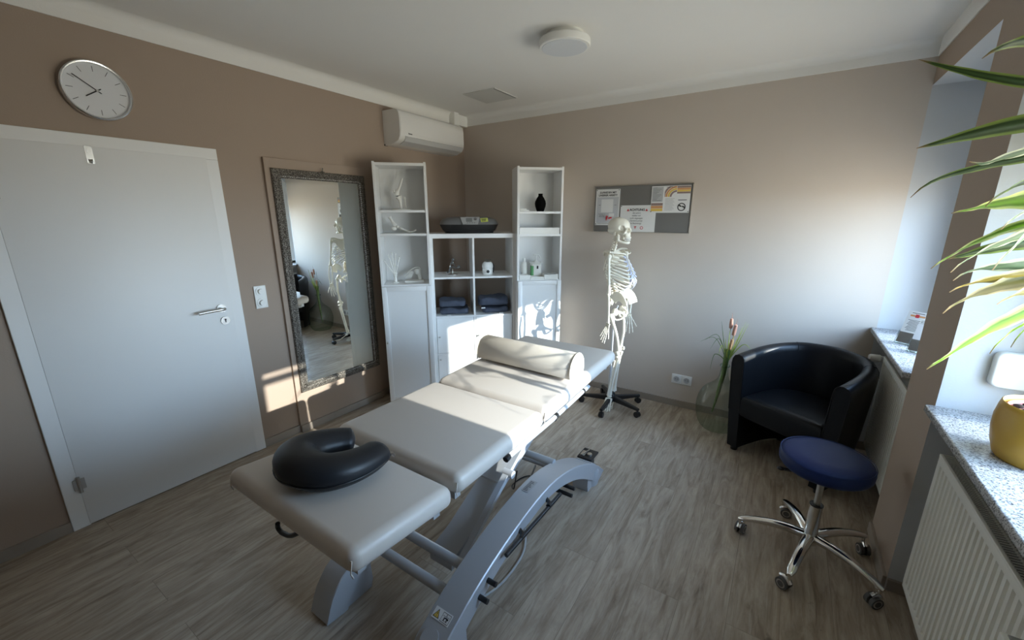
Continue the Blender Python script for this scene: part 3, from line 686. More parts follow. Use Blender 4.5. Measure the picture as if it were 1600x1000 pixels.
b = BM(); box(b, -.052, .052, -.046, .046, .132, .142, .003, 2); lathe(b, [(0, .142), (.030, .142), (.022, .150), (.012, .158), (0, .158)], n=24); obj('collar', b, 'plastic', t)
b = BM(); cyl(b, (0, 0, .155), (0, 0, .205), .007, 12); box(b, -.026, .018, -.010, .010, .203, .213, .003, 2); tube(b, [(.012, 0, .208), (.028, -.004, .203), (.040, -.006, .180)], .005, 10); obj('pump', b, 'plastic', t)
b = BM(); box(b, -.0465, -.028, -.0405, .020, .02, .112); obj('label', b, 'green', t, label='green label'); b = BM(); box(b, .0, .016, -.0408, -.0402, .085, .112); obj('logo', b, 'ink', t)
for k, (s0, s1, h_, d_, lb, inner) in enumerate(((.022, .120, .052, .10, 'open white box under the slim bottle, leftmost of three', False), (.122, .245, .032, .03, 'low white box below the pump dispenser, middle of three', False), (.247, .374, .056, .03, 'white box with dark open top, rightmost of three on its shelf', True))):
    b = BM(); w_ = s1 - s0; dd = .075
    hh = h_ * .8
    box(b, -w_ / 2, w_ / 2, -.004, 0, 0, hh, .001, 1); box(b, -w_ / 2, w_ / 2, dd, dd + .003, 0, hh); box(b, -w_ / 2, -w_ / 2 + .003, 0, dd, 0, hh); box(b, w_ / 2 - .003, w_ / 2, 0, dd, 0, hh); box(b, -w_ / 2, w_ / 2, 0, dd, 0, .003)
    o = thing('small_box', lb, 'box', bt(BRR, (s0 + s1) / 2, .008, 1.0685), BRR[3], group=None); obj('box_body', b, 'bonewhite', o)
    if inner: b = BM(); box(b, -w_ / 2 + .004, w_ / 2 - .004, .001, dd - .001, .0032, hh - .006, .001, 1); obj('contents', b, 'rubber', o)
# --- things in and on the cube shelf
t = thing('cd_player', 'black and grey oval cd radio on top of the cube shelf', 'radio', bt(KKK, .367, .16, 1.4705), KKK[3])
b = BM()
def oval(a_, b2, z, yo=0, n=48): return [Vector((a_ * math.copysign(abs(math.cos(q)) ** .75, math.cos(q)), yo + b2 * math.copysign(abs(math.sin(q)) ** .9, math.sin(q)), z)) for q in [2 * PI * i / n for i in range(n)]]
ring_strip(b, [oval(.215, .095, 0), oval(.225, .10, .02), oval(.235, .11, .022), oval(.255, .125, .062), oval(.262, .128, .075)]); obj('lower_body', b, 'black', t, 50)
b = BM(); ring_strip(b, [oval(.262, .128, .0752), oval(.257, .120, .094), oval(.238, .103, .120), oval(.19, .082, .136), oval(.12, .05, .142)], cap0=False)
obj('lid', b, 'hifi', t, 50)
b = BM(); m_ = Matrix.Translation((.0, -.113, .105)) @ Matrix.Rotation(math.radians(55), 4, 'X')
prism(b, [(-.066, -.034), (.066, -.034), (.085, .036), (-.085, .036)], -.004, .006, mtx=m_); cp = obj('control_panel', b, 'hifi2', t)
b = BM(); box(b, -.035, .018, -.012, .026, .0058, .0072, mtx=m_); obj('display', b, 'screen', cp)
b = BM(); lathe(b, [(0, .006), (.013, .006), (.013, .010), (0, .011)], (.046, .016, 0), 20, mtx=m_); 
for k in range(4): box(b, -.03 + k * .02, -.018 + k * .02, -.026, -.020, .006, .008, mtx=m_)
obj('button', b, 'hifi', cp)
b = BM(); m3 = Matrix.Translation((.125, -.103, .113)) @ Matrix.Rotation(math.radians(52), 4, 'X') @ Matrix.Rotation(.1, 4, 'Z'); box(b, -.032, .032, -.02, .02, 0, .0015, mtx=m3)
for k in range(3): box(b, -.024, .012 + k * .004, -.012 + k * .010, -.007 + k * .010, .0015, .002, mtx=m3, mi=1)
obj('sticker', b, [mat('yellow_green_sticker', (.55, .60, .12), .5), M['ink']], t, label='yellow green sticker')
t = thing('metal_ornament', 'small dark metal figure ornament in the upper left cube', 'ornament', bt(KKK, .205, .17, 1.0975), KKK[3])
b = BM(); lathe(b, [(0, 0), (.045, 0), (.045, .004), (.012, .008), (.006, .012), (.006, .05), (0, .05)], n=28); obj('base', b, 'steel', t)
b = BM(); tube(b, spline([(-.03, 0, .02), (-.022, 0, .06), (.0, 0, .07), (.03, 0, .058), (.06, 0, .062)], 4), .006, 8); tube(b, spline([(-.022, 0, .06), (-.012, 0, .10), (.004, -.004, .12)], 4), .006, 8); tube(b, [(-.012, 0, .06), (-.03, .02, .03), (-.04, .02, .022)], .004, 6); ell(b, (.008, -.004, .137), (.013, .012, .014)); ell(b, (.058, 0, .07), (.018, .012, .013)); tube(b, [(-.008, -.004, .105), (.018, -.012, .095), (.02, -.01, .078)], .004, 6); ell(b, (-.045, .02, .02), (.008, .008, .008)); obj('figure', b, 'hifi', t)
b = BM(); ell(b, (-.022, -.004, .075), (.007, .006, .009), 10, 8); ell(b, (.006, -.012, .112), (.005, .004, .005), 10, 8); obj('highlight_bead', b, 'chrome', t)  # chrome beads added as glints on the dark figure
t = thing('fragrance_lamp', 'white ceramic fragrance lamp in the upper right cube', 'oil burner', bt(KKK, .526, .15, 1.0975), KKK[3])
b = BM(); lathe(b, [(0, 0), (.044, 0), (.046, .004), (.048, .045), (.044, .052), (.05, .058), (.052, .075), (.047, .095), (.036, .108), (.034, .112), (0, .11)], n=36); obj('body', b, 'plastic', t, 40)
b = BM(); lathe(b, [(0, .110), (.012, .112), (.030, .128), (.033, .134), (.030, .134), (0, .124)], n=30); obj('dish', b, 'acrylic', t)
b = BM(); cyl(b, (-.002, -.046, .028), (-.002, -.050, .028), .014, 20); tube(b, [(.045, .0, .10), (.056, .004, .08), (.056, .004, .04), (.05, .0, .012)], .006, 8); obj('dial', b, 'black', t)
# towels
def towel(label, s, z, w_, h_, d_, seed, tagpos=None, roll=False):
    t = thing('folded_towel', label, 'towel', bt(KKK, s, .16, z), KKK[3], 'slate blue towels in the cube shelf')
    b = BM(); m_ = 26
    def prof(x, e_):
        pts = []
        for k in range(m_):
            a = 2 * PI * k / m_; ca, sa = math.cos(a), math.sin(a)
            yy = math.copysign(abs(ca) ** .45, ca) * d_ / 2 * e_; zz = h_ / 2 + math.copysign(abs(sa) ** .6, sa) * h_ / 2 * e_
            q = Vector((x * 9 + seed, yy * 12, zz * 14)); f_ = noise.noise(q) * .020 + noise.noise(q * 2.3) * .008
            pts.append(Vector((x + noise.noise(q * 1.7) * .005, yy * (1 + f_ * 3), max(.0006, zz + (f_ if zz > h_ * .25 else 0)))))
        return pts
    xs = [-w_ / 2 + w_ * i / 22 for i in range(23)]
    rings = [prof(x, (.80, .93, 1)[min(i, 22 - i, 2)]) for i, x in enumerate(xs)]
    ring_strip(b, rings); o = obj('towel_fold', b, 'towel', t, 60)
    if roll:
        b = BM(); pts = []
        for k in range(30): a = k * .42; r = .006 + .0011 * k; pts.append(Vector((-w_ / 2 - .001, math.cos(a) * r * 1.6 - .02, h_ / 2 + math.sin(a) * r)))
        tube(b, pts, .0028, 6); obj('roll_edge', b, 'towel', o)
    if tagpos: b = BM(); x, y, zz = tagpos; box(b, x, x + .035, y - .004, y + .004, zz, zz + .012, .001, 1, mtx=Matrix.Rotation(.1, 4, 'X')); obj('care_tag', b, 'paper', o)
    return t
towel('slate blue towel, lower of the stack in the left open cube', .206, .747, .26, .058, .24, 3, (-.07, -.128, .004))
towel('crumpled slate blue towel, on top of the stack in the left cube', .190, .812, .235, .066, .22, 11)
towel('slate blue towel, lower of the stack in the right open cube', .585, .747, .235, .054, .22, 23, (.03, -.118, .006))
towel('rolled slate blue towel lying on top in the right cube', .570, .812, .265, .078, .22, 31, (-.12, -.122, -.004), True)
# ------------------------------------------------------------------ on the left wall
t = thing('wall_clock', 'round silver rimmed wall clock with bare hour marks above the door', 'clock', (0, -2.825, 2.211))
b = BM(); lathe(b, [(.12, .002), (.132, .002), (.134, .02), (.132, .034), (.127, .037), (.122, .036), (.120, .028), (.12, .002)], (0, -2.825, 2.211), 72, 'X', False, False); obj('rim', b, 'alu', t)
b = BM(); lathe(b, [(0, .0015), (.121, .0015), (.121, .022), (0, .022)], (0, -2.825, 2.211), 64, 'X'); face = obj('clock_face', b, 'whitecap', t)
def clock_dir(h): a = 2 * PI * h / 12; return Vector((0, math.sin(a), math.cos(a)))
b = BM()
for h in range(12):
    d = clock_dir(h); q = Vector((0, d.z, -d.y)); c0 = Vector((.0223, -2.825, 2.211))
    a0, a1 = c0 + d * .085, c0 + d * .110
    vs = [b.verts.new(p) for p in (a0 - q * .0011, a0 + q * .0011, a1 + q * .0011, a1 - q * .0011)]; b.faces.new(vs)
islands('hour_mark', b, 'ink', face, 0)
for nm, h, ln, wd_, x in (('hour_hand', 7.85, .055, .0024, .0245), ('minute_hand', 10.2, .098, .0018, .0265)):
    d = clock_dir(h); c0 = Vector((x, -2.825, 2.211)); b = BM(); tube(b, [c0 - d * .018, c0 + d * ln], wd_, 6); obj(nm, b, 'ink', t)
b = BM(); cyl(b, (.022, -2.825, 2.211), (.029, -2.825, 2.211), .005, 14); obj('hub', b, 'steel', t)
t = thing('door_hook', 'small metal hook hung over the top edge of the white door', 'hook', (.021, -2.909, 1.95))
b = BM(); box(b, .0212, .0225, -2.923, -2.895, 1.868, 1.950); box(b, .005, .0225, -2.923, -2.895, 1.949, 1.9505); tube(b, [(.023, -2.909, 1.885), (.034, -2.909, 1.872), (.045, -2.909, 1.885)], .004, 8); cyl(b, (.0225, -2.909, 1.925), (.0245, -2.909, 1.925), .009, 16); obj('hook_strap', b, 'steel', t)
t = thing('light_switch', 'white double rotary dimmer switch plate between door and mirror', 'switch', (0, -2.213, 1.083))
b = BM(); box(b, .0002, .010, -2.252, -2.174, 1.006, 1.160, .003, 2); pl = obj('switch_plate', b, 'plastic', t)
for z in (1.044, 1.122):
    b = BM(); cyl(b, (.0102, -2.213, z), (.014, -2.213, z), .031, 30); cyl(b, (.014, -2.213, z), (.027, -2.213, z), .019, 28, .017); obj('dimmer_knob', b, 'plastic', pl)
# mirror
MY0, MY1, MZ0, MZ1 = -2.041, -1.309, .318, 1.927
t = thing('wall_mirror', 'tall mirror in an ornate antique silver frame between door and bookcase', 'mirror', (.022, -1.675, MZ0))
def frame_strip(b, prof):
    """prof: list of (inset, x) run round the rectangle with mitred corners"""
    loops = []
    for ins, x in prof: loops.append([Vector((x, MY0 + ins, MZ0 + ins)), Vector((x, MY1 - ins, MZ0 + ins)), Vector((x, MY1 - ins, MZ1 - ins)), Vector((x, MY0 + ins, MZ1 - ins))])
    ring_strip(b, loops, True, False, False)
b = BM(); frame_strip(b, [(0, .0225), (0, .036), (.006, .043), (.016, .045), (.026, .050), (.036, .049), (.044, .042), (.052, .040), (.060, .036), (.062, .030), (.062, .0225)]); fr = obj('frame', b, 'ornate', t, 30)
b = BM()
def beads(ins, r, step, x, k):
    out = BM()
    per = [((MY0 + ins, MZ0 + ins), (MY1 - ins, MZ0 + ins)), ((MY1 - ins, MZ0 + ins), (MY1 - ins, MZ1 - ins)), ((MY1 - ins, MZ1 - ins), (MY0 + ins, MZ1 - ins)), ((MY0 + ins, MZ1 - ins), (MY0 + ins, MZ0 + ins))]
    for (a, c_) in per:
        L_ = math.dist(a, c_); n = int(L_ / step); dy, dz = (c_[0] - a[0]) / L_, (c_[1] - a[1]) / L_
        for i in range(n):
            q = (i + .5) * L_ / n; rr = (r, r * (1.7 if abs(dy) > .5 and i % 3 else .85), r * (1.7 if abs(dz) > .5 and i % 3 else .85)); ell(out, (x, a[0] + dy * q, a[1] + dz * q), rr, 8, 5)
    return out
obj('beading', beads(.050, .0042, .0155, .041, 0), 'steel', fr); obj('beading', beads(.031, .0046, .021, .050, 1), 'ornate', fr)
b = BM()
for k in range(3): tube(b, [(.046, -1.675 + (k - 1) * .016, MZ1 - .01), (.046, -1.675 + (k - 1) * .008, MZ1 + .006 + (k == 1) * .012)], [.006, .003], 8)
ell(b, (.046, -1.675, MZ1 + .024), (.005, .006, .006), 10, 8); obj('crest', b, 'ornate', fr)
b = BM(); i0, i1 = .061, .088
o4 = lambda ins, x: [Vector((x, MY0 + ins, MZ0 + ins)), Vector((x, MY1 - ins, MZ0 + ins)), Vector((x, MY1 - ins, MZ1 - ins)), Vector((x, MY0 + ins, MZ1 - ins))]
ring_strip(b, [o4(i0, .0235), o4(i0, .0300), o4(i1, .0307)], True, True, True); obj('mirror_glass', b, 'mirror', t, 0)
# air conditioner
AY0, AY1, AZ0, AZ1 = -1.046, -.243, 2.192, 2.462
t = thing('air_conditioner', 'white split air conditioner high on the left wall near the corner', 'air conditioner', (0, (AY0 + AY1) / 2, AZ0))
poly = [(0.0005, AZ1 + .0), (.14, AZ1 - .002), (.175, AZ1 - .010), (.198, AZ1 - .03), (.206, AZ1 - .08), (.207, AZ0 + .10), (.200, AZ0 + .058), (.180, AZ0 + .030), (.120, AZ0 + .008), (.05, AZ0), (.0005, AZ0)]
b = BM(); rings = []
for y, s in ((AY0, .96), (AY0 + .008, 1), (AY1 - .008, 1), (AY1, .96)): rings.append([Vector((x * (s if x > .1 else 1), y, z)) for x, z in poly])
ring_strip(b, rings); hs = obj('housing', b, 'acwhite', t, 40)
b = BM(); vs = [(.203, AZ0 + .062), (.184, AZ0 + .031), (.128, AZ0 + .007), (.124, AZ0 + .002), (.186, AZ0 + .026), (.207, AZ0 + .060)]
ring_strip(b, [[Vector((x, y, z)) for x, z in vs] for y in (AY0 + .055, AY1 - .02)]); obj('air_flap', b, 'acgrey', t, 0)
b = BM(); box(b, .2005, .2018, AY0 + .052, AY1 - .017, AZ0 + .0605, AZ0 + .0635); box(b, .0, .012, AY0 - .001, AY0 + .03, AZ0 - .001, AZ0 + .012); obj('gap_shade_strip', b, 'dark', t, 0)  # dark strips laid on for the shade of the gaps
b = BM()
for k in range(6): box(b, .2062, .2069, AY0 + .085 + k * .0072, AY0 + .090 + k * .0072, AZ0 + .082 - (k % 2) * .001, AZ0 + .089 + (k == 0) * .003)
obj('maker_mark', b, 'ink', t, 0)
b = BM(); box(b, .0065, .075, -.225, -.155, AZ1 - .01, H - .0005, .003, 2); box(b, .0065, .06, -.155, -.006, AZ1 + .03, H - .01, .003, 2); obj('pipe_duct', b, 'plastic', t)
# ------------------------------------------------------------------ ceiling
t = thing('ceiling_lamp', 'flat round white ceiling lamp standing off the ceiling', 'ceiling lamp', (1.755, -1.215, H))
b = BM(); lathe(b, [(0, H), (.105, H), (.105, H - .030), (0, H - .030)], (1.755, -1.215, 0), 48); obj('mount', b, 'plastic', t)
b = BM(); lathe(b, [(0, H - .030), (.140, H - .030), (.143, H - .034), (.143, H - .064), (.140, H - .068), (.128, H - .0695), (0, H - .0695)], (1.755, -1.215, 0), 64); obj('lamp_body', b, 'plastic', t)
b = BM(); lathe(b, [(0, H - .0695), (.127, H - .0695), (.125, H - .0715), (0, H - .0715)], (1.755, -1.215, 0), 56); obj('diffuser', b, 'diff', t)
t = thing('access_panel', 'square flush access panel in the ceiling near the corner', 'ceiling panel', (.69, -.47, H))
b = BM(); box(b, .525, .853, -.635, -.300, H - .006, H - .0001, .001, 1); obj('panel', b, mat('panel_grey_white', (.60, .60, .57), .7), t)
b = BM(); box(b, .838, .844, -.628, -.307, H - .0072, H - .006); obj('panel_slot', b, 'rubber', t)

# ------------------------------------------------------------------ pin board with papers on the back wall
t = thing('pin_board', 'long grey felt pin board on the back wall behind the skeleton', 'pin board', (1.886, -.01, 1.487))
b = BM(); box(b, 1.488, 2.284, -.018, -.0005, 1.487, 1.861, .001, 1); obj('felt_panel', b, 'boardgrey', t)
b = BM()
for x0, x1, z0, z1 in ((1.485, 1.4885, 1.484, 1.864), (2.2835, 2.287, 1.484, 1.864), (1.485, 2.287, 1.484, 1.4875), (1.485, 2.287, 1.8605, 1.864)): box(b, x0, x1, -.021, -.0005, z0, z1)
obj('edge_strip', b, 'steel', t)
def sheet(name, label, x0, x1, z0, z1, y=-.0187, mat_='paper', cat='notice', group=None, pins=()):
    t = thing(name, label, cat, ((x0 + x1) / 2, y, z0), 0, group)
    b = BM(); box(b, x0, x1, y - .0012, y, z0, z1); s = obj('sheet', b, mat_, t)
    for px, pz in pins: b = BM(); lathe(b, [(0, -.006), (.004, -.006), (.003, -.001), (.003, 0), (0, 0)], (px, y - .001, pz), 10, 'Y'); obj('pin', b, 'ink', t)
    return t, s, y - .0013
def wtext(b, body, x, z, size, y, align='CENTER', bold=0, shear=0):
    join(b, text_bm(body, size, Matrix(((1, 0, 0, x), (0, 0, -1, y), (0, 1, 0, z), (0, 0, 0, 1))), align, .0001, shear, bold))
def wrect(b, x0, x1, z0, z1, y, mi=0):
    vs = [b.verts.new((x, y, z)) for x, z in ((x0, z0), (x1, z0), (x1, z1), (x0, z1))]; b.faces.new(vs).material_index = mi
t, s, y = sheet('notice', 'white notice headed ZUFRIEDEN MIT UNSERER ARBEIT?, left on the pin board', 1.497, 1.711, 1.540, 1.840, pins=((1.506, 1.832), (1.702, 1.832), (1.506, 1.549)))
b = BM(); wrect(b, 1.507, 1.701, 1.56, 1.775, y); obj('tinted_area', b, mat('notice_grey_tint', (.52, .53, .55), .6), s, 0)
b = BM(); wtext(b, 'ZUFRIEDEN MIT', 1.604, 1.812, .021, y - .0003, bold=.0006); wtext(b, 'UNSERER ARBEIT?', 1.604, 1.789, .021, y - .0003, bold=.0006)
for k, l in enumerate(('Wir freuen uns', 'über deine', 'Bewertung!')): wtext(b, l, 1.556, 1.634 - k * .011, .010, y - .0003)
wrect(b, 1.515, 1.69, 1.553, 1.556, y - .0003)
for x0, x1 in ((1.525, 1.542), (1.664, 1.684)): wrect(b, x0, x1, 1.708, 1.7105, y - .0003)
obj('lettering', b, 'ink', t, 0)
b = BM(); wrect(b, 1.548, 1.655, 1.648, 1.757, y - .0003); obj('plain_square', b, 'paper', s, 0)
b = BM()
tube(b, [(1.592, y - .001, 1.602), (1.604, y - .001, 1.592), (1.612, y - .001, 1.618)], .004, 6); tube(b, [(1.60, y - .001, 1.62), (1.600, y - .001, 1.58)], .004, 6); tube(b, [(1.62, y - .001, 1.598), (1.648, y - .001, 1.604)], .007, 6); obj('red_hand_symbol', b, 'red', s, 0)
b = BM(); wrect(b, 1.62, 1.668, 1.612, 1.640, y - .0004); obj('speech_shape', b, 'paper', s, 0)
t, s, y = sheet('notice', 'white notice headed ACHTUNG with red warning triangles, in the middle of the pin board', 1.723, 2.020, 1.484, 1.704, pins=((1.731, 1.697),))
b = BM(); wtext(b, 'ACHTUNG', 1.866, 1.667, .026, y - .0003, bold=.0009)
for k, l in enumerate(('Ab sofort', 'stellen wir', 'nicht abgesagte', 'Termine privat', 'in Rechnung!')): wtext(b, l, 1.862, 1.641 - k * .021, .0175, y - .0003, shear=.15)
wtext(b, '!', 1.789, 1.6645, .013, y - .0006); wtext(b, '!', 1.944, 1.6645, .013, y - .0006)
obj('lettering', b, 'ink', t, 0)
b = BM()
for cx in (1.789, 1.944): b.faces.new([b.verts.new((cx + dx, y - .0003, 1.657 + dz)) for dx, dz in ((-.011, 0), (.011, 0), (0, .020))])
lathe(b, [(.009, 0), (.013, 0), (.013, -.0006), (.009, -.0006)], (1.912, y - .0001, 1.521), 24, 'Y', False, False); wrect(b, 1.848, 1.868, 1.528, 1.534, y - .0003); wrect(b, 1.851, 1.865, 1.519, 1.5235, y - .0003)
wrect(b, 1.856, 1.860, 1.512, 1.528, y - .0003)
obj('red_symbols', b, 'red', t, 0)
t, s, y = sheet('leaflet', 'unfolded leaflet with orange and brown stripes, right on the pin board', 1.975, 2.273, 1.642, 1.849, -.0205, pins=((2.267, 1.650), (1.981, 1.652)))
b = BM()
for k, mi in enumerate((2, 1, 0)):
    wrect(b, 1.977, 2.070, 1.655 + k * .022, 1.675 + k * .022, y, mi)
for k, mi in enumerate((2, 0, 1, 2)): wrect(b, 2.172, 2.272, 1.788 + k * .0145, 1.8015 + k * .0145, y, (0, 2, 1, 0)[k])
# curved stripes of the middle page
for k, mi in enumerate((0, 2, 1, 0)):
    r0, r1 = .040 + k * .018, .055 + k * .018; pr_ = None
    for j in range(9):
        a = PI / 2 + j / 8 * PI / 2; q = (2.170 + math.cos(a) * r0 * .95, 1.765 + math.sin(a) * r0 * .9, 2.170 + math.cos(a) * r1 * .95, 1.765 + math.sin(a) * r1 * .9)
        q = tuple(max(2.078, v) if i % 2 == 0 else min(1.845, v) for i, v in enumerate(q))
        if pr_ and not (q[0] <= 2.078 and q[2] <= 2.078):
            try: b.faces.new([b.verts.new((x_, y, z_)) for x_, z_ in ((pr_[0], pr_[1]), (pr_[2], pr_[3]), (q[2], q[3]), (q[0], q[1]))]).material_index = mi
            except ValueError: pass
        pr_ = q
islands('colour_bands', b, ['brownp', 'orange', 'yellow'], s, 0)
b = BM(); wrect(b, 1.980, 2.066, 1.728, 1.843, y - .0001); obj('grey_page', b, 'papergrey', s, 0)
b = BM()
for k in range(10):
    z_ = 1.836 - k * .0108; wrect(b, 1.986, 2.02 + (k * 7 % 4) * .011, z_ - .0018, z_, y - .0003)
for k in range(11): z_ = 1.752 - k * .0088; wrect(b, 2.086, 2.158 - (k * 5 % 3) * .006, z_ - .0012, z_, y - .0003)
wrect(b, 2.185, 2.25, 1.737, 1.742, y - .0003); wrect(b, 2.09, 2.16, 1.838, 1.8405, y - .0003)
lathe(b, [(.024, 0), (.031, 0), (.031, -.0005), (.024, -.0005)], (2.215, y - .0001, 1.686), 36, 'Y', False, False)
for sgn in (-1, 1):
    tube(b, [(2.215 + sgn * .004, y - .0005, 1.690), (2.215 + sgn * .014, y - .0005, 1.694 - sgn * .004), (2.215 + sgn * .024, y - .0005, 1.688 - sgn * .010)], .005, 6)
obj('print_lines', b, 'ink', t, 0)
# double socket
t = thing('wall_socket', 'white double wall socket low on the back wall by the demijohn', 'socket', (2.353, -.001, .252))
b = BM(); box(b, 2.272, 2.352, -.010, -.0004, .211, .292, .002, 2); box(b, 2.354, 2.434, -.010, -.0004, .211, .292, .002, 2); sp_ = obj('socket_plate', b, 'plastic', t)
for x in (2.312, 2.394):
    b = BM(); lathe(b, [(.021, -.0102), (.024, -.0125), (.020, -.0125), (.0185, -.0102)], (x, 0, .2515), 28, 'Y', False, False); lathe(b, [(0, -.0104), (.0185, -.0104), (.0185, -.0102), (0, -.0102)], (x, 0, .2515), 24, 'Y'); si = obj('socket_insert', b, 'papergrey', sp_)  # insert greyed to stand in for the shade of its recess
    for dx in (-.009, .009): cyl(b2 := BM(), (x + dx, -.0104, .2515), (x + dx, -.0108, .2515), .0028, 10); obj('socket_hole', b2, 'dark', sp_)
# ------------------------------------------------------------------ demijohn with reeds
JX, JY = 2.686, -.215
t = thing('glass_demijohn', 'large clear greenish glass demijohn on the floor beside the armchair', 'glass bottle', (JX, JY, 0))
b = BM(); prof = [(0, .004), (.10, .002), (.125, .012), (.152, .06), (.168, .13), (.170, .19), (.158, .26), (.130, .315), (.085, .355), (.05, .39), (.034, .43), (.028, .47), (.027, .505), (.033, .508), (.034, .520), (.029, .526), (.024, .522)]
pts = spline([(r, 0, z) for r, z in prof], 3); lathe(b, [(max(0.0, p.x), p.z) for p in pts], (JX, JY, 0), 56, cap0=False, cap1=False); obj('glass_body', b, 'demijohn', t, 80)
b = BM(); lathe(b, [(.0335, .505), (.037, .512), (.0335, .519), (.030, .512)], (JX, JY, 0), 28, cap0=False, cap1=False); obj('glass_rim', b, 'demijohn', t)
t = thing('reed_bouquet', 'artificial cattails and grass blades standing in the glass demijohn', 'artificial plant', (JX, JY, .30))
base = Vector((JX - .035, JY - .01, .17)); neck = Vector((JX + .004, JY, .52))
def reed(tip, r=.003, m_='stem', nm='stalk'):
    b = BM(); p = spline([base, neck, tuple(neck.lerp(Vector(tip), .5)), tip], 6); tube(b, p, [r * (1 - .5 * i / len(p)) for i in range(len(p))], 6); return obj(nm, b, m_, t)
for tip, hl in (((2.690, -.24, .905), .075), ((2.725, -.25, .865), .085), ((2.712, -.20, .74), .085)):
    r_ = reed(tip); tv = Vector(tip); d = (tv - neck).normalized(); b = BM(); p0 = tv - d * (hl + .02); tube(b, [p0, p0 + d * .006, p0 + d * hl * .5, p0 + d * hl, p0 + d * (hl + .005)], [.003, .0115, .0125, .0105, .002], 12); tube(b, [p0 + d * hl, p0 + d * (hl + .05)], [.0022, .0008], 6); obj('cattail_head', b, 'cattail', r_)
def blade(pts, wd_, m_):
    p = spline(pts, 6); b = BM(); n = len(p); L_, R_2 = [], []
    for i, q in enumerate(p):
        d = (p[min(i + 1, n - 1)] - p[max(i - 1, 0)]).normalized(); s_ = d.cross(Vector((.3, .95, 0))).normalized(); w_ = wd_ * (1 - (i / (n - 1)) ** 2) + .0005
        L_.append(q - s_ * w_); R_2.append(q + s_ * w_)
    rings = [[l, l.lerp(r, .5) + Vector((0, .0018, 0)), r, l.lerp(r, .5) + Vector((0, -.0012, 0))] for l, r in zip(L_, R_2)]
    ring_strip(b, rings); obj('grass_blade', b, m_, t)
nk = tuple(neck)
for tip, mid, w_, m_ in (((2.625, -.24, .86), (2.655, -.22, .70), .0035, 'stem'), ((2.53, -.25, .70), (2.615, -.23, .745), .0028, 'stem'), ((2.50, -.25, .685), (2.60, -.23, .72), .0028, 'stem'),
                         ((2.575, -.25, .64), (2.625, -.23, .72), .003, 'stem'), ((2.59, -.26, .47), (2.61, -.24, .60), .004, 'stem'), ((2.80, -.25, .87), (2.75, -.24, .70), .0045, 'blade'), ((2.785, -.26, .88), (2.74, -.24, .70), .004, 'blade'),
                         ((2.765, -.24, .84), (2.735, -.23, .68), .0045, 'blade'), ((2.72, -.25, .83), (2.715, -.23, .66), .0045, 'blade'), ((2.69, -.26, .80), (2.69, -.24, .66), .005, 'blade'), ((2.665, -.25, .74), (2.675, -.23, .66), .005, 'blade'),
                         ((2.84, -.25, .68), (2.78, -.24, .70), .0045, 'blade'), ((2.635, -.26, .60), (2.65, -.24, .675), .0045, 'blade'), ((2.745, -.26, .76), (2.72, -.24, .64), .005, 'blade'), ((2.70, -.28, .72), (2.69, -.26, .64), .006, 'blade')):
    blade([tuple(base.lerp(neck, .3)), nk, mid, tip], w_, m_)
b = BM(); tube(b, [base - Vector((.012, 0, .05)), base.lerp(neck, .35), base.lerp(neck, .8), neck + Vector((0, 0, .12))], [.004, .013, .017, .022], 12); obj('bound_stems', b, 'stem', t)

# ------------------------------------------------------------------ armchair
t = thing('armchair', 'black leather tub armchair in the far right corner under the window', 'armchair', (3.055, -.668, 0), -.515)
def outl(s, top):
    """horseshoe outline, s from -1 (left front) over 0 (back) to 1 (right front)"""
    pts = [(-.352, 0), (-.350, .14), (-.335, .30), (-.285, .445), (-.18, .555), (0, .60), (.18, .555), (.285, .445), (.335, .30), (.350, .14), (.352, 0)]
    return pts
NP = 4
po = spline([(x, y, 0) for x, y in outl(0, 0)], NP); npo = len(po)
def off(p_, d_):
    out = []
    for i, q in enumerate(p_):
        tt = (p_[min(i + 1, npo - 1)] - p_[max(i - 1, 0)]).normalized(); nn = Vector((tt.y, -tt.x, 0)); out.append(q + nn * d_)
    return out
TH = .088
def toph(i): q = abs(2 * i / (npo - 1) - 1); return .765 - .060 * q ** 1.6
rings = []
for i in range(npo):
    q = po[i]; tt = (po[min(i + 1, npo - 1)] - po[max(i - 1, 0)]).normalized(); nn = Vector((tt.y, -tt.x, 0))   # points inward
    zt = toph(i); r = []
    fl = lambda z: -.035 * (1 - z / .76) * 1.0      # lower part pulled in
    for d_, z in ((0, .035), (-.0, .30), (0, zt - .07), (.004, zt - .035), (.018, zt - .010), (.045, zt), (.066, zt - .006), (.080, zt - .022), (.086, zt - .055), (TH, .30), (TH, .035)):
        k = .05 * (1 - min(1, z / .55)); r.append(q + nn * (d_ + (k if d_ < .05 else k * .6)) + Vector((0, 0, z)))
    rings.append(r)
b = BM(); ring_strip(b, rings); sh = obj('shell', b, 'leather', t, 50)
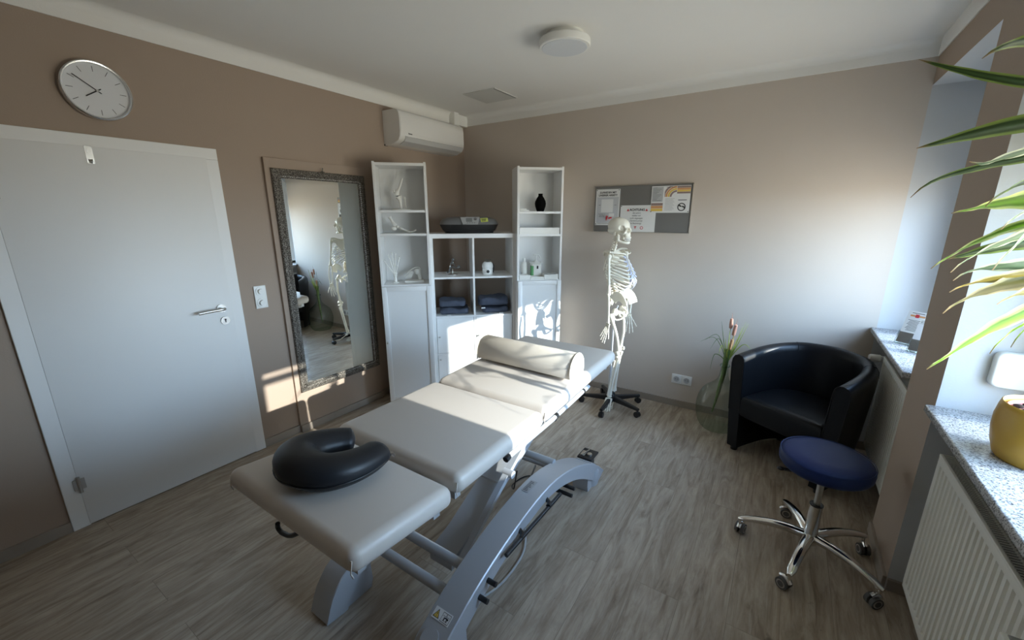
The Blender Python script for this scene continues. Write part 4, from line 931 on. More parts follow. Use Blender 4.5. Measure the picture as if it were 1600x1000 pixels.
# rounded piping along the two arm fronts and seams over the top
b = BM()
for i in (0, npo - 1):
    tube(b, rings[i][1:-1], .0035, 6)
for i in (int(npo * .36), int(npo * .72)): tube(b, rings[i][2:-2], .0022, 6)
islands('piping', b, 'leather', sh)
b = BM()
seat = spline([(-.248, -.004, 0), (-.25, .20, 0), (-.22, .36, 0), (-.12, .455, 0), (0, .475, 0), (.12, .455, 0), (.22, .36, 0), (.25, .20, 0), (.248, -.004, 0)], 4)
rr_ = []
for z, s in ((.285, .97), (.30, 1), (.39, 1), (.413, .985), (.425, .955), (.432, .88)): rr_.append([Vector((p.x * s, .20 + (p.y - .20) * s, z)) for p in seat])
ring_strip(b, rr_); obj('seat', b, 'leather', t, 50)
b = BM(); box(b, -.25, .25, .05, .40, .255, .284); obj('seat_base', b, 'leather', t)
for x, y in ((-.275, .04), (.275, .04), (-.2, .46), (.2, .46)): b = BM(); lathe(b, [(0, 0), (.022, 0), (.025, .036), (0, .036)], (x, y, 0), 18); obj('foot', b, 'black', t)

# ------------------------------------------------------------------ rolling stool
SX, SY = 3.243, -1.385
t = thing('rolling_stool', 'round blue padded stool on chrome five star base with castors', 'stool', (SX, SY, 0))
b = BM(); lathe(b, [(0, .478), (.15, .478), (.170, .482), (.180, .496), (.182, .520), (.176, .540), (.160, .549), (.10, .553), (0, .554)], (SX, SY + .012, 0), 64); st_ = obj('seat', b, 'bluevinyl', t, 60)
b = BM(); lathe(b, [(.1815, .541), (.1795, .5445), (.1765, .5425)], (SX, SY + .012, 0), 64, cap0=False, cap1=False); obj('seam', b, 'bluevinyl', st_)
b = BM(); lathe(b, [(0, .45), (.05, .45), (.06, .4775), (0, .4775)], (SX, SY, 0), 24); tube(b, spline([(SX - .02, SY, .462), (SX - .09, SY - .03, .462), (SX - .13, SY - .045, .455), (SX - .165, SY - .055, .457)], 4), .008, 8); ell(b, (SX - .165, SY - .055, .457), (.017, .013, .009)); obj('height_lever', b, 'black', t)
b = BM(); cyl(b, (SX, SY, .28), (SX, SY, .455), .014, 24); obj('gas_piston', b, 'steel', t)
b = BM(); lathe(b, [(0, .285), (.0165, .285), (.028, .290), (.028, .295), (0, .295)], (SX, SY, 0), 24); obj('collar', b, 'black', t)
b = BM(); lathe(b, [(0, .085), (.034, .085), (.040, .10), (.036, .125), (.0275, .14), (.0265, .288), (0, .288)], (SX, SY, 0), 32); obj('column', b, 'chrome', t)
for a_ in (183, 111, 255, 39, 327):
    a = math.radians(a_); d = Vector((math.cos(a), math.sin(a), 0)); q = Vector((-d.y, d.x, 0)); c = Vector((SX, SY, 0)); b = BM(); ln = .305
    rings = []
    for k in range(12):
        u = k / 11; r = .026 + u * (ln - .026); z = .118 + .012 * math.sin(u * PI) - .030 * u ** 2; w_ = lerp(.026, .0185, u); h_ = lerp(.021, .013, u); p = c + d * r + Vector((0, 0, z))
        if k == 11: w_ *= .5; h_ *= .6
        rings.append([p + q * math.cos(j / 16 * 2 * PI) * w_ + Vector((0, 0, 1)) * math.sin(j / 16 * 2 * PI) * h_ for j in range(16)])
    ring_strip(b, rings); am = obj('base_arm', b, 'chrome', t, 60)
    tip = c + d * (ln - .012); wa = a + (1.2 if a_ % 2 else -.8); wd2 = Vector((math.cos(wa), math.sin(wa), 0)); wq = Vector((-wd2.y, wd2.x, 0)); hub = tip + wd2 * .018 * (-1)
    b = BM(); cyl(b, tip + Vector((0, 0, .045)), tip + Vector((0, 0, .088)), .007, 12)
    cs = hub + Vector((0, 0, .0265)); 
    for k in range(1): tube(b, [cs + wd2 * .026 + Vector((0, 0, .012)), cs + wd2 * .014 + Vector((0, 0, .026)), cs + Vector((0, 0, .032)), cs - wd2 * .018 + Vector((0, 0, .024))], .012, 12)
    cw = obj('castor', b, 'chrome', am)
    for s in (-1, 1):
        b = BM(); cyl(b, cs + wq * s * .005, cs + wq * s * .021, .0265, 24); cyl(b, cs + wq * s * .021, cs + wq * s * .0222, .019, 24, mi=1); cyl(b, cs + wq * s * .0222, cs + wq * s * .0228, .014, 20, mi=0); cwh = obj('castor_wheel', b, ['rubber', 'steel'], am)
# ------------------------------------------------------------------ radiators
def radiator(label, y0, y1, z0, z1, xf_, xb, valve):
    t = thing('radiator', label, 'radiator', (xf_, (y0 + y1) / 2, 0))
    b = BM(); L_ = y1 - y0; n = max(3, int(round((L_ - .05) / .0345))); prof = [(y0, xf_), (y0 + .022, xf_)]; p_ = (L_ - .044) / n
    for k in range(n):
        a = y0 + .022 + k * p_
        prof += [(a + p_ * .30, xf_), (a + p_ * .42, xf_ + .010), (a + p_ * .72, xf_ + .010), (a + p_ * .84, xf_)]
    prof.append((y1, xf_))
    prof.append((y1, xf_ + .012))
    prof.append((y0, xf_ + .012))
    zz = [z0 + .045, z1 - .045]
    # fluted middle and flat top and bottom rails
    ring_strip(b, [[Vector((x, y, z)) for y, x in prof] for z in (z0 + .030, z1 - .032)])
    box(b, xf_ - .0005, xf_ + .013, y0, y1, z0, z0 + .034, .003, 2); box(b, xf_ - .0005, xf_ + .013, y0, y1, z1 - .036, z1 - .004, .003, 2)
    fp = obj('front_panel', b, 'radiator', t, 30)
    b = BM(); box(b, xf_ - .001, xf_ + .008, y0 - .003, y1 + .003, z1 - .010, z1, .002, 2); box(b, xb - .008, xb, y0 - .003, y1 + .003, z1 - .06, z1, .002, 1); box(b, xf_, xb, y0 - .003, y0, z0 + .02, z1); box(b, xf_, xb, y1, y1 + .003, z0 + .02, z1); box(b, xb - .012, xb - .001, y0, y1, z0, z1 - .06)
    obj('side_cover', b, 'radiator', t)
    b = BM(); m = int(L_ / .0115)
    for k in range(m):
        y = y0 + .004 + k * (L_ - .008) / m; q = .0025
        vs = [(xf_ + .009, y), (xf_ + .009, y + q), (xb - .009, y + q + .012), (xb - .009, y + .012)]
        if vs[2][1] > y1: continue
        prism(b, [(x, yy) for x, yy in vs], z1 - .0055, z1 - .002)
    for fx in (.33, .66): x = lerp(xf_, xb, fx); box(b, x - .002, x + .002, y0, y1, z1 - .0075, z1 - .0045)
    obj('top_grille', b, 'radiator', t)
    b = BM(); box(b, xf_ + .012, xb - .013, y0 + .002, y1 - .002, z0 + .03, z1 - .03); obj('fin_shade_block', b, 'dark', t)  # solid dark block standing in for the shade between the fins
    b = BM(); yv = y1 + .003 if valve > 0 else y0 - .003
    if valve:
        cyl(b, (lerp(xf_, xb, .5), y1, z1 - .045), (lerp(xf_, xb, .5), y1 + .035, z1 - .045), .010, 12); tube(b, [(lerp(xf_, xb, .5), y1 + .03, z1 - .045), (lerp(xf_, xb, .5), y1 + .03, .03), (3.719, y1 + .03, .03)], .008, 10); v = obj('valve', b, 'steel', t)
        b = BM(); q = (xf_ - .005, y1 + .035, z1 - .04)
        lathe(b, [(0, -.005), (.017, -.005), (.019, .010), (.024, .016), (.024, .062), (.020, .070), (0, .070)], (lerp(xf_, xb, .5) - .0, y1 + .03, z1 - .045), 24, 'X', mtx=Matrix.Translation((xf_ + .002, y1 + .03, z1 - .028)) @ Matrix.Rotation(PI + .12, 4, 'Z') @ Matrix.Translation((-lerp(xf_, xb, .5), -y1 - .03, -z1 + .045)))
        obj('thermostat_head', b, 'plastic', v)
    return t
radiator('white ribbed radiator in the far niche behind the armchair', -.965, -.245, .15, .765, 3.560, 3.66, 1)
radiator('white ribbed radiator in the near niche at the right edge, under the plant pot', -2.39, -1.545, .142, .750, 3.546, 3.66, 0)
for y in (-.4, -.85, -1.65, -2.3):
    pass
# ------------------------------------------------------------------ things on the sills
def holder(label, lab2, x, y, rz, tall):
    t = thing('leaflet_holder', label, 'leaflet holder', (x, y, .8925), rz)
    b = BM(); w_ = .055
    lean = lambda z: z * .30
    ring_strip(b, [[Vector((sx_ * w_, yy, z)) for sx_, yy, z in ((-1, -.035, .0), (-1, -.002, .0), (-1, .050, .165), (-1, .047, .167), (-1, -.006, .003), (-1, -.035, .003))], [Vector((sx_ * w_, yy, z)) for sx_, yy, z in ((1, -.035, .0), (1, -.002, .0), (1, .050, .165), (1, .047, .167), (1, -.006, .003), (1, -.035, .003))]])
    for s in (-1, 1): ring_strip(b, [[Vector((s * w_ + dx, yy, z)) for yy, z in ((-.034, .003), (-.003, .003), (.018, .07), (-.012, .075))] for dx in (-.0012, .0012)])
    ring_strip(b, [[Vector((s * w_, yy, z)) for yy, z in ((-.034, .001), (-.012, .070), (-.0145, .0705), (-.0365, .001))] for s in (-1, 1)])
    obj('acrylic_stand', b, 'acrylic', t)
    o = thing('leaflet', lab2, 'leaflet', (x, y, .8955), rz)
    b = BM(); hh = .19 if tall else .15
    nb = Vector((0, .29, .957)); 
    f0 = Vector((0, -.020, .004)); 
    def P_(u, v, d=0): return f0 + Vector((u, 0, 0)) + nb * v + Vector((0, -.957, .29)) * d
    ring_strip(b, [[P_(-.050, 0), P_(.050, 0), P_(.050, hh), P_(-.050, hh)], [P_(-.050, 0, .010), P_(.050, 0, .010), P_(.050, hh, .010), P_(-.050, hh, .010)]]); pk = obj('leaflet_stack', b, 'paper', o)
    b = BM()
    def pr2(u0, u1, v0, v1, mi, d=.0104): b.faces.new([b.verts.new(P_(u, v, d)) for u, v in ((u0, v0), (u1, v0), (u1, v1), (u0, v1))]).material_index = mi
    pr2(-.050, .050, 0, .062, 0)
    if tall:
        for k in range(11): pr2(-.036 + (k * 3 % 4) * .003, .034 - (k * 5 % 7) * .003, .138 - k * .0062 - .0022, .138 - k * .0062, 1)
        pr2(-.034, .036, .158, .168, 2, .0106); pr2(-.010, .008, .154, .173, 3, .0108); pr2(-.03, .03, .178, .181, 1)
    obj('print', b, ['brochure', 'ink', 'orange', 'red'], pk, 0)
holder('clear acrylic leaflet holder farther along the window sill', 'white leaflet with lines of text and orange emblem on the sill', 3.625, -.395, -.70, True)
holder('clear acrylic leaflet holder nearer the wall pier', 'taupe leaflet pack partly hidden behind the wall pier', 3.648, -.57, -.62, False)
t = thing('reveal_box', 'white rounded plastic box fixed to the window reveal above the plant pot', 'wall box', (3.74, -1.41, 1.075))
b = BM(); pts = []
x0, x1, z0, z1, r = 3.645, 3.845, 1.008, 1.142, .024
for cx, cz, a0 in ((x1 - r, z1 - r, 0), (x0 + r, z1 - r, 90), (x0 + r, z0 + r, 180), (x1 - r, z0 + r, 270)):
    for k in range(7): a = math.radians(a0 + k * 15); pts.append((cx + r * math.cos(a), cz + r * math.sin(a)))
mx_, mz_ = (x0 + x1) / 2, (z0 + z1) / 2
ring_strip(b, [[Vector((mx_ + (x - mx_) * s, yy, mz_ + (z - mz_) * s)) for x, z in pts] for yy, s in ((-1.4105, 1), (-1.430, 1), (-1.436, .97), (-1.438, .92))]); obj('box_cover', b, 'plastic', t, 60)
# potted plant
PX, PY = 3.678, -1.79
t = thing('potted_dracaena', 'striped leaf dracaena in a mustard yellow pot on the nearer sill', 'potted plant', (PX, PY, .892))
b = BM(); lathe(b, [(0, .8925), (.088, .8925), (.094, .90), (.106, .94), (.112, .98), (.1125, 1.02), (.108, 1.055), (.105, 1.068), (.102, 1.070), (.099, 1.066), (.098, 1.045), (0, 1.045)], (PX, PY, 0), 56); obj('pot', b, 'potyellow', t, 50)
b = BM(); lathe(b, [(.090, 1.046), (.091, 1.058), (.088, 1.058), (.084, 1.048), (0, 1.0465)], (PX, PY, 0), 40, cap0=False); obj('inner_pot', b, 'clay', t)
b = BM()
random.seed(4)
for k in range(70):
    a = random.random() * 2 * PI; r = .074 * math.sqrt(random.random()); ell(b, (PX + r * math.cos(a), PY + r * math.sin(a), 1.050), (random.uniform(.006, .014), random.uniform(.006, .014), random.uniform(.004, .010)), 7, 5)
obj('soil', b, 'soil', t)
stem_pts = spline([(PX, PY, 1.045), (PX + .012, PY - .004, 1.35), (PX - .004, PY + .008, 1.70), (PX - .01, PY, 2.02)], 8)
b = BM(); tube(b, stem_pts, [.015 - .004 * i / 24 for i in range(len(stem_pts))], 12); obj('cane', b, 'cork', t)
def leaf(base, tip, wd_, m_, sag=.04, twist=.3, curl=0, fold=.35, up=None):
    wd_ *= 1.0 if tip[0] < 3.5 else .8; up = up or ((-.32, .948, .25) if tip[0] < 3.5 else None)
    base, tip = Vector(base), Vector(tip); L_ = (tip - base).length; n = 22; c = []
    for i in range(n + 1):
        u = i / n; p = base.lerp(tip, u) + Vector((0, 0, sag * math.sin(u * PI)))
        if curl and u > .86: p.z -= curl * ((u - .86) / .14) ** 2
        c.append(p)
    b = BM(); uvl = b.loops.layers.uv.new('UVMap'); rows = []
    for i, p in enumerate(c):
        u = i / n; d = (c[min(i + 1, n)] - c[max(i - 1, 0)]).normalized(); s_ = d.cross(Vector(up) if up else Vector((0, 0, 1))).normalized(); nn = s_.cross(d).normalized()
        a = twist * (u - .3) + .25 * math.sin(u * 5 + L_ * 9); s2 = s_ * math.cos(a) + nn * math.sin(a); n2 = s2.cross(d).normalized()
        w_ = wd_ * (.35 + .65 * math.sin(min(1, u * 2.2) * PI / 2)) * (1 - max(0, (u - .45) / .55) ** 1.7) + .0006
        w_ *= 1 + .07 * noise.noise(Vector((u * 9, L_ * 5, wd_ * 99)))
        row = []
        for k in range(7):
            q = k / 6 * 2 - 1; ripple = .0025 * math.sin(u * 34 + k) * abs(q); row.append((b.verts.new(p + s2 * q * w_ + n2 * (abs(q) * w_ * fold + ripple)), (k / 6, u)))
        rows.append(row)
    for r0, r1 in zip(rows, rows[1:]):
        for k in range(6):
            qd = (r0[k], r0[k + 1], r1[k + 1], r1[k]); f = b.faces.new([v[0] for v in qd])
            for lp, v in zip(f.loops, qd): lp[uvl].uv = v[1]
    return obj('leaf', b, m_, t, 60)
def stem_at(z): return min(stem_pts, key=lambda p: abs(p.z - z))
S = lambda z: tuple(stem_at(z))
for base_z, tip, wd_, m_, sag, tw, curl, fold in (
    (1.93, (3.202, -1.792, 2.057), .0145, 'leafdark', -.030, .3, 0, .3), (1.98, (3.30, -1.96, 2.015), .026, 'leafdark', .03, .2, .02, .3),
    (1.88, (3.240, -1.805, 1.811), .024, 'leafdark', .012, -.5, 0, .4), (1.80, (3.252, -1.809, 1.704), .0135, 'leafdark', .020, -.3, .035, .5),
    (1.86, (3.351, -1.842, 1.742), .016, 'leafpale', -.008, .6, -.02, .5), (1.66, (3.343, -1.840, 1.622), .030, 'leafsunlit', .020, 1.0, 0, .15),
    (1.62, (3.331, -1.835, 1.470), .017, 'leafsunlit', .05, .5, .01, .35), (1.58, (3.358, -1.842, 1.490), .021, 'leafdark', .015, -.4, 0, .4),
    (1.60, (3.367, -1.87, 1.475), .019, 'leafpale', .03, .9, .02, .3), (1.64, (3.44, -1.90, 1.490), .021, 'leafpale', .05, .7, .02, .3),
    (1.50, (3.381, -1.852, 1.455), .022, 'leafpale', .015, .8, .025, .2), (1.46, (3.380, -1.852, 1.41), .020, 'leafdry', .01, .7, .015, .3),
    (1.50, (3.378, -1.852, 1.350), .030, 'leafbrown', .022, .6, .02, .35), (1.42, (3.376, -1.851, 1.150), .026, 'leafsunlit', .030, .3, 0, .45),
    (1.44, (3.470, -1.89, 1.385), .024, 'leafbrown', .02, .9, .01, .3), (1.74, (3.40, -1.87, 1.66), .012, 'leafdark', .03, .5, .02, .3), (1.70, (3.42, -1.95, 1.60), .016, 'leafpale', .02, .5, .02, .3),
    (1.30, (3.60, -1.50, 1.40), .008, 'leafpale', .08, .3, .03, .4), (1.26, (3.66, -1.47, 1.20), .008, 'leafsunlit', .10, .3, .03, .4), (1.34, (3.72, -2.12, 1.42), .008, 'leafpale', .09, .3, .03, .4), (1.22, (3.70, -2.10, 1.16), .008, 'leafsunlit', .10, .3, .03, .4),  # thin leaves added out of view to cast more stripes on the table
    (1.42, (3.74, -1.50, 1.52), .009, 'leafpale', .06, .3, .03, .4), (1.20, (3.74, -1.52, 1.10), .007, 'leafsunlit', .12, .3, .03, .4),
    # leaves reaching towards the window and along it
    (1.95, (3.60, -1.50, 2.00), .022, 'leafdark', .03, .4, 0, .3), (1.80, (3.72, -1.48, 1.70), .022, 'leafdark', .05, .3, 0, .3), (1.62, (3.64, -1.46, 1.50), .016, 'leafsunlit', .05, .3, .03, .3),
    (1.50, (3.70, -1.49, 1.28), .014, 'leafpale', .05, .3, .03, .3), (1.40, (3.60, -1.52, 1.18), .012, 'leafsunlit', .04, .3, .03, .3), (1.85, (3.66, -2.18, 1.78), .022, 'leafdark', .05, .3, 0, .3),
    (1.66, (3.70, -2.16, 1.50), .018, 'leafsunlit', .05, .3, .02, .3), (1.52, (3.60, -2.14, 1.28), .013, 'leafpale', .05, .3, .02, .3), (2.0, (3.55, -1.95, 2.25), .022, 'leafdark', .0, .3, 0, .3), (2.0, (3.75, -1.72, 2.27), .020, 'leafdark', .0, .3, 0, .3)):
    leaf(S(base_z), tip, wd_, m_, sag, tw, curl, fold)
# slim cabinet at the lower right edge of the picture
t = thing('slim_cabinet', 'corner of a pale metal cabinet at the lower right picture edge', 'cabinet', (3.50, -2.58, 0))
b = BM(); box(b, 3.462, 3.53, -2.75, -2.405, .0, .738, .003, 2); obj('cabinet_body', b, 'bonewhite', t)
b = BM(); box(b, 3.472, 3.528, -2.74, -2.412, .7382, .741); obj('cabinet_top', b, 'hifi2', t)
# ------------------------------------------------------------------ anatomical skeleton on a rolling stand (own space: x forward, y to its left)
KX, KY = 1.857, -.315
sk = thing('skeleton_model', 'life size ivory skeleton model hanging on a black five star rolling stand', 'skeleton', (KX, KY, 0), -.06)
def remesh(vox, cuts=None):
    def f(o):
        m = o.modifiers.new('r', 'REMESH'); m.mode = 'VOXEL'; m.voxel_size = vox
        s = o.modifiers.new('s', 'SMOOTH'); s.iterations = 3; s.factor = .5
    return f
# skull
b = BM(); cx, cz = -.030, 1.535
ell(b, (cx - .012, 0, cz + .008), (.084, .066, .066), 32, 20); ell(b, (cx + .018, 0, cz + .004), (.062, .058, .062), 28, 18); ell(b, (cx - .05, 0, cz - .028), (.045, .052, .034), 24, 14)
ell(b, (cx + .066, 0, cz - .016), (.022, .046, .013), 20, 12)             # brow
for s in (-1, 1):
    tube(b, spline([(cx + .078, s * .034, cz - .018), (cx + .068, s * .052, cz - .036), (cx + .050, s * .057, cz - .052), (cx + .008, s * .062, cz - .046)], 4), [.008, .008, .009, .009, .010, .010, .010, .009, .007, .006, .0055, .0055, .006], 8)   # cheek arch
    ell(b, (cx - .018, s * .050, cz - .056), (.012, .010, .018), 12, 8)    # mastoid
    tube(b, [(cx + .080, s * .034, cz - .020), (cx + .070, s * .044, cz - .036)], .007, 8)
ell(b, (cx + .062, 0, cz - .062), (.030, .034, .022), 22, 14); ell(b, (cx + .080, 0, cz - .046), (.012, .015, .020), 14, 10); ell(b, (cx + .052, 0, cz - .045), (.03, .036, .03), 20, 12)
tube(b, spline([(cx + .086, 0, cz - .018), (cx + .094, 0, cz - .030), (cx + .098, 0, cz - .040)], 3), .005, 8)
tube(b, spline([(cx + .058, .032, cz - .082), (cx + .084, .022, cz - .082), (cx + .092, 0, cz - .082), (cx + .084, -.022, cz - .082), (cx + .058, -.032, cz - .082)], 4), .006, 8)
b2 = baked(b, [remesh(.0035)])
# push eye sockets, nose opening and temples inwards
holes = [((cx + .088, s * .026, cz - .030), .021, .030) for s in (-1, 1)] + [((cx + .098, 0, cz - .050), .012, .016)] + [((cx + .045, s * .064, cz - .012), .028, .012) for s in (-1, 1)]
for v in b2.verts:
    for c_, r, dp in holes:
        d = (v.co - Vector(c_)).length
        if d < r:
            k = (1 - (d / r) ** 2); dirn = (Vector((cx - .0, 0, cz - .02)) - Vector(c_)).normalized(); v.co += dirn * dp * min(1, k * 1.8)
skull = obj('skull', b2, 'bone', sk, 60)
b = BM(); jz = cz - .092
tube(b, spline([(cx + .010, .050, cz - .050), (cx + .012, .050, jz - .005), (cx + .030, .042, jz - .022), (cx + .068, .024, jz - .030), (cx + .082, 0, jz - .030), (cx + .068, -.024, jz - .030), (cx + .030, -.042, jz - .022), (cx + .012, -.050, jz - .005), (cx + .010, -.050, cz - .050)], 5), [.007] * 2 + [.009] * 37 + [.007] * 2, 8, flat=1.2)
ell(b, (cx + .080, 0, jz - .028), (.012, .018, .013), 14, 10); ell(b, (cx + .015, .050, jz + .012), (.014, .005, .024), 12, 8); ell(b, (cx + .015, -.050, jz + .012), (.014, .005, .024), 12, 8)
obj('jaw', baked(b, [remesh(.003)]), 'bone', skull, 60)
for up_, z_ in ((1, cz - .087), (0, jz - .010)):
    b = BM()
    for k in range(13):
        a = math.radians(-78 + k * 13); ell(b, (cx + .055 + math.cos(a) * .036, math.sin(a) * .030, z_), (.0038, .0036, .0075), 8, 6)
    obj('teeth', b, 'bonewhite', skull, 60)
# spine: a curved rod with separate vertebrae
spn = spline([(-.050, 0, 1.455), (-.052, 0, 1.39), (-.068, 0, 1.33), (-.092, 0, 1.24), (-.088, 0, 1.15), (-.052, 0, 1.07), (-.024, 0, 1.01), (-.030, 0, .96), (-.058, 0, .90)], 8)
b = BM(); tube(b, spn, .007, 8); tube(b, spline([(-.045, 0, .965), (-.065, 0, .93), (-.082, 0, .88), (-.075, 0, .835), (-.06, 0, .815)], 4), [.030, .032, .032, .030, .028, .026, .022, .018, .015, .012, .010, .008, .007, .006, .005, .004, .004], 12, flat=.5)
spine = obj('spine', b, 'bone', sk, 50)
vproto = {}
nv = 23
for i in range(nv):
    u = i / (nv - 1) * .905; f_ = u * (len(spn) - 1); k = int(f_); p = spn[k].lerp(spn[min(k + 1, len(spn) - 1)], f_ - k); d = (spn[min(k + 1, len(spn) - 1)] - spn[k]).normalized()
    r = lerp(.011, .024, (i / nv) ** 1.1); h_ = lerp(.008, .016, i / nv); b = BM(); q = d.to_track_quat('-Z', 'X').to_matrix().to_4x4(); mm = Matrix.Translation(p)
    an = math.atan2(d.x, -d.z); mm = Matrix.Translation(p) @ Matrix.Rotation(-an, 4, 'Y')
    lathe(b, [(0, -h_ * .62), (r, -h_ * .6), (r * .86, 0), (r, h_ * .6), (0, h_ * .62)], n=14, mtx=mm)
    L_ = lerp(.020, .034, i / nv); tube(b, [mm @ Vector((-r * .8, 0, 0)), mm @ Vector((-r - L_ * .6, 0, -.006)), mm @ Vector((-r - L_, 0, -.012))], [.005, .004, .0045], 6)
    for s in (-1, 1): tube(b, [mm @ Vector((-r * .8, s * .003, 0)), mm @ Vector((-r * 1.1, s * (r + .012), .002))], [.004, .0035], 6)
    obj('vertebra', b, 'bone', spine, 50)
    if i >= 17:
        b = BM(); lathe(b, [(0, h_ * .6), (r * .97, h_ * .62), (r * .97, h_ * .62 + .005), (0, h_ * .62 + .005)], n=14, mtx=mm); obj('spinal_disc', b, 'disc', spine, 50)
# rib cage
b = BM(); st = [(.030, 0, 1.318), (.048, 0, 1.285), (.072, 0, 1.24), (.095, 0, 1.19), (.106, 0, 1.155)]
tube(b, spline(st, 5), [.013, .014, .014, .012, .010, .010, .010, .011, .011, .011, .011, .011, .011, .011, .011, .010, .010, .009, .007, .005, .003], 10, flat=.4, up=(0, 1, 0)); stern = obj('sternum', b, 'bone', sk, 50)
stp = spline(st, 10)
fr_end = []
for s in (-1, 1):
    for i in range(12):
        zb_ = 1.325 - i * .0225; bx = -.066 - .028 * math.sin(min(1, i / 6) * PI / 2) + (.0 if i < 7 else (i - 7) * .008)
        hw = [.052, .078, .098, .112, .122, .128, .131, .131, .128, .120, .104, .085][i]
        fx = [.028, .045, .066, .086, .102, .112, .116, .112, .098, .080, .030, -.01][i]; drop = [.02, .035, .05, .062, .070, .078, .086, .092, .094, .092, .06, .04][i]
        cxm = (bx + fx) / 2; ax = (fx - bx) / 2 + .012; pts = []; end = 148 if i < 7 else (138 if i < 10 else (85 if i == 10 else 65))
        for k in range(13):
            a = math.radians(lerp(8, end, k / 12)); pts.append(Vector((cxm - math.cos(a) * ax - .006 * math.sin(a), s * math.sin(a) ** .8 * hw, zb_ - drop * (k / 12) ** 1.15 + .004)))
        b = BM(); tube(b, pts, [.0045] * 2 + [.0052] * 11, 7, flat=1.35); rb = obj('rib', b, 'bone', stern, 60)
        if i < 10:
            tgt = stp[min(len(stp) - 1, int(len(stp) * (.08 + .14 * i)))] if i < 7 else Vector((.102 - (i - 7) * .004, 0, 1.165 - (i - 7) * .012)); tgt = Vector(tgt) + Vector((0, s * .010, 0))
            m_ = pts[-1].lerp(tgt, .5) + Vector((.012 if i < 7 else .02, s * .004, -.014 if i < 6 else -.022))
            b = BM(); tube(b, spline([pts[-1], m_, tgt], 4), .0046, 7, flat=1.2); obj('costal_cartilage', b, 'cartilage', rb, 60)
# collar bones, shoulder blades and arms
for s in (-1, 1):
    b = BM(); tube(b, spline([(.034, s * .016, 1.322), (.048, s * .06, 1.330), (.012, s * .120, 1.340), (-.022, s * .158, 1.345)], 5), [.008] + [.006] * 14 + [.008], 8); obj('collar_bone', b, 'bone', sk, 60)
    b = BM(); o3 = [(-.108, s * .060, 1.335), (-.115, s * .058, 1.27), (-.108, s * .085, 1.19), (-.080, s * .125, 1.26), (-.050, s * .148, 1.325), (-.080, s * .10, 1.345)]
    ring_strip(b, [[Vector(p) + Vector((-.003, 0, 0)) for p in o3], [Vector(p) + Vector((.003, 0, 0)) for p in o3]])
    tube(b, spline([(-.118, s * .062, 1.305), (-.105, s * .10, 1.330), (-.07, s * .150, 1.352), (-.020, s * .170, 1.348)], 4), [.004, .005, .006, .007, .008, .008, .008, .009, .010, .010, .010, .010, .008], 8); tube(b, [(-.06, s * .125, 1.33), (-.03, s * .130, 1.338), (-.012, s * .138, 1.322)], .007, 8); ell(b, (-.045, s * .145, 1.312), (.012, .010, .018), 12, 8)
    obj('shoulder_blade', b, 'bone', sk, 50)
    sh_ = Vector((-.030, s * .170, 1.312)); eb = Vector((.000 if s < 0 else .010, s * .198, 1.018)); wr = Vector((.012 if s < 0 else .02, s * (.205 if s < 0 else .200), .795))
    b = BM(); ell(b, sh_, (.021, .021, .022), 16, 12); bone(b, sh_ + Vector((0, s * .006, -.006)), eb + Vector((0, 0, .012)), .0102, 1.7, 10, 10); ell(b, eb + Vector((0, 0, .006)), (.012, .026, .012), 14, 10); obj('upper_arm_bone', b, 'bone', sk, 60)
    b = BM(); bone(b, eb + Vector((-.010, -s * .010, .012)), wr + Vector((-.006, -s * .016, .008)), .0070, 1.6, 9, 10, eb.lerp(wr, .5) + Vector((-.010, -s * .016, 0))); ell(b, eb + Vector((-.014, -s * .008, .010)), (.010, .010, .016), 12, 8); obj('ulna', b, 'bone', sk, 60)
    b = BM(); bone(b, eb + Vector((.004, s * .014, -.010)), wr + Vector((.004, s * .012, .008)), .0068, 1.7, 9, 10, eb.lerp(wr, .5) + Vector((.010, s * .022, 0))); obj('radius_bone', b, 'bone', sk, 60)
    b = BM(); fwd = Vector((-.30, s * .05, -1)).normalized() if s < 0 else Vector((.05, -.05, -1)).normalized(); side = Vector((1, s * .2, 0)); side = (side - fwd * side.dot(fwd)).normalized()
    if s < 0: side = (Vector((.85, -.6, -.2)) - fwd * Vector((.85, -.6, -.2)).dot(fwd)).normalized()
    for r_ in range(2):
        for k in range(4): ell(b, wr + fwd * (.004 + r_ * .013) + side * (-.0165 + k * .011), (.0075, .0075, .008), 8, 6)
    hand = obj('hand', b, 'bone', sk, 60)
    for k, (off_, sp, l1, l2, l3, l4) in enumerate(((-.017, -.22, .052, .030, .018, .014), (-.006, -.08, .058, .036, .022, .015), (.005, .06, .060, .040, .024, .016), (.016, .20, .062, .036, .021, .015), (.021, .62, .042, .030, 0, .020))):
        b = BM(); p = wr + fwd * .024 + side * off_; d = (fwd + side * sp).normalized(); curl = Vector((0, -s * .10, 0)) if s > 0 else Vector((-.05, .10, 0))
        for q, L_ in enumerate((l1, l2, l3, l4)):
            if L_ == 0: continue
            e_ = p + d * L_; bone(b, p, e_, .0036 if q else .0040, 1.5, 8, 4); p = e_ + d * .001; d = (d + curl * .6).normalized()
        obj('finger', b, 'bone', hand, 60)
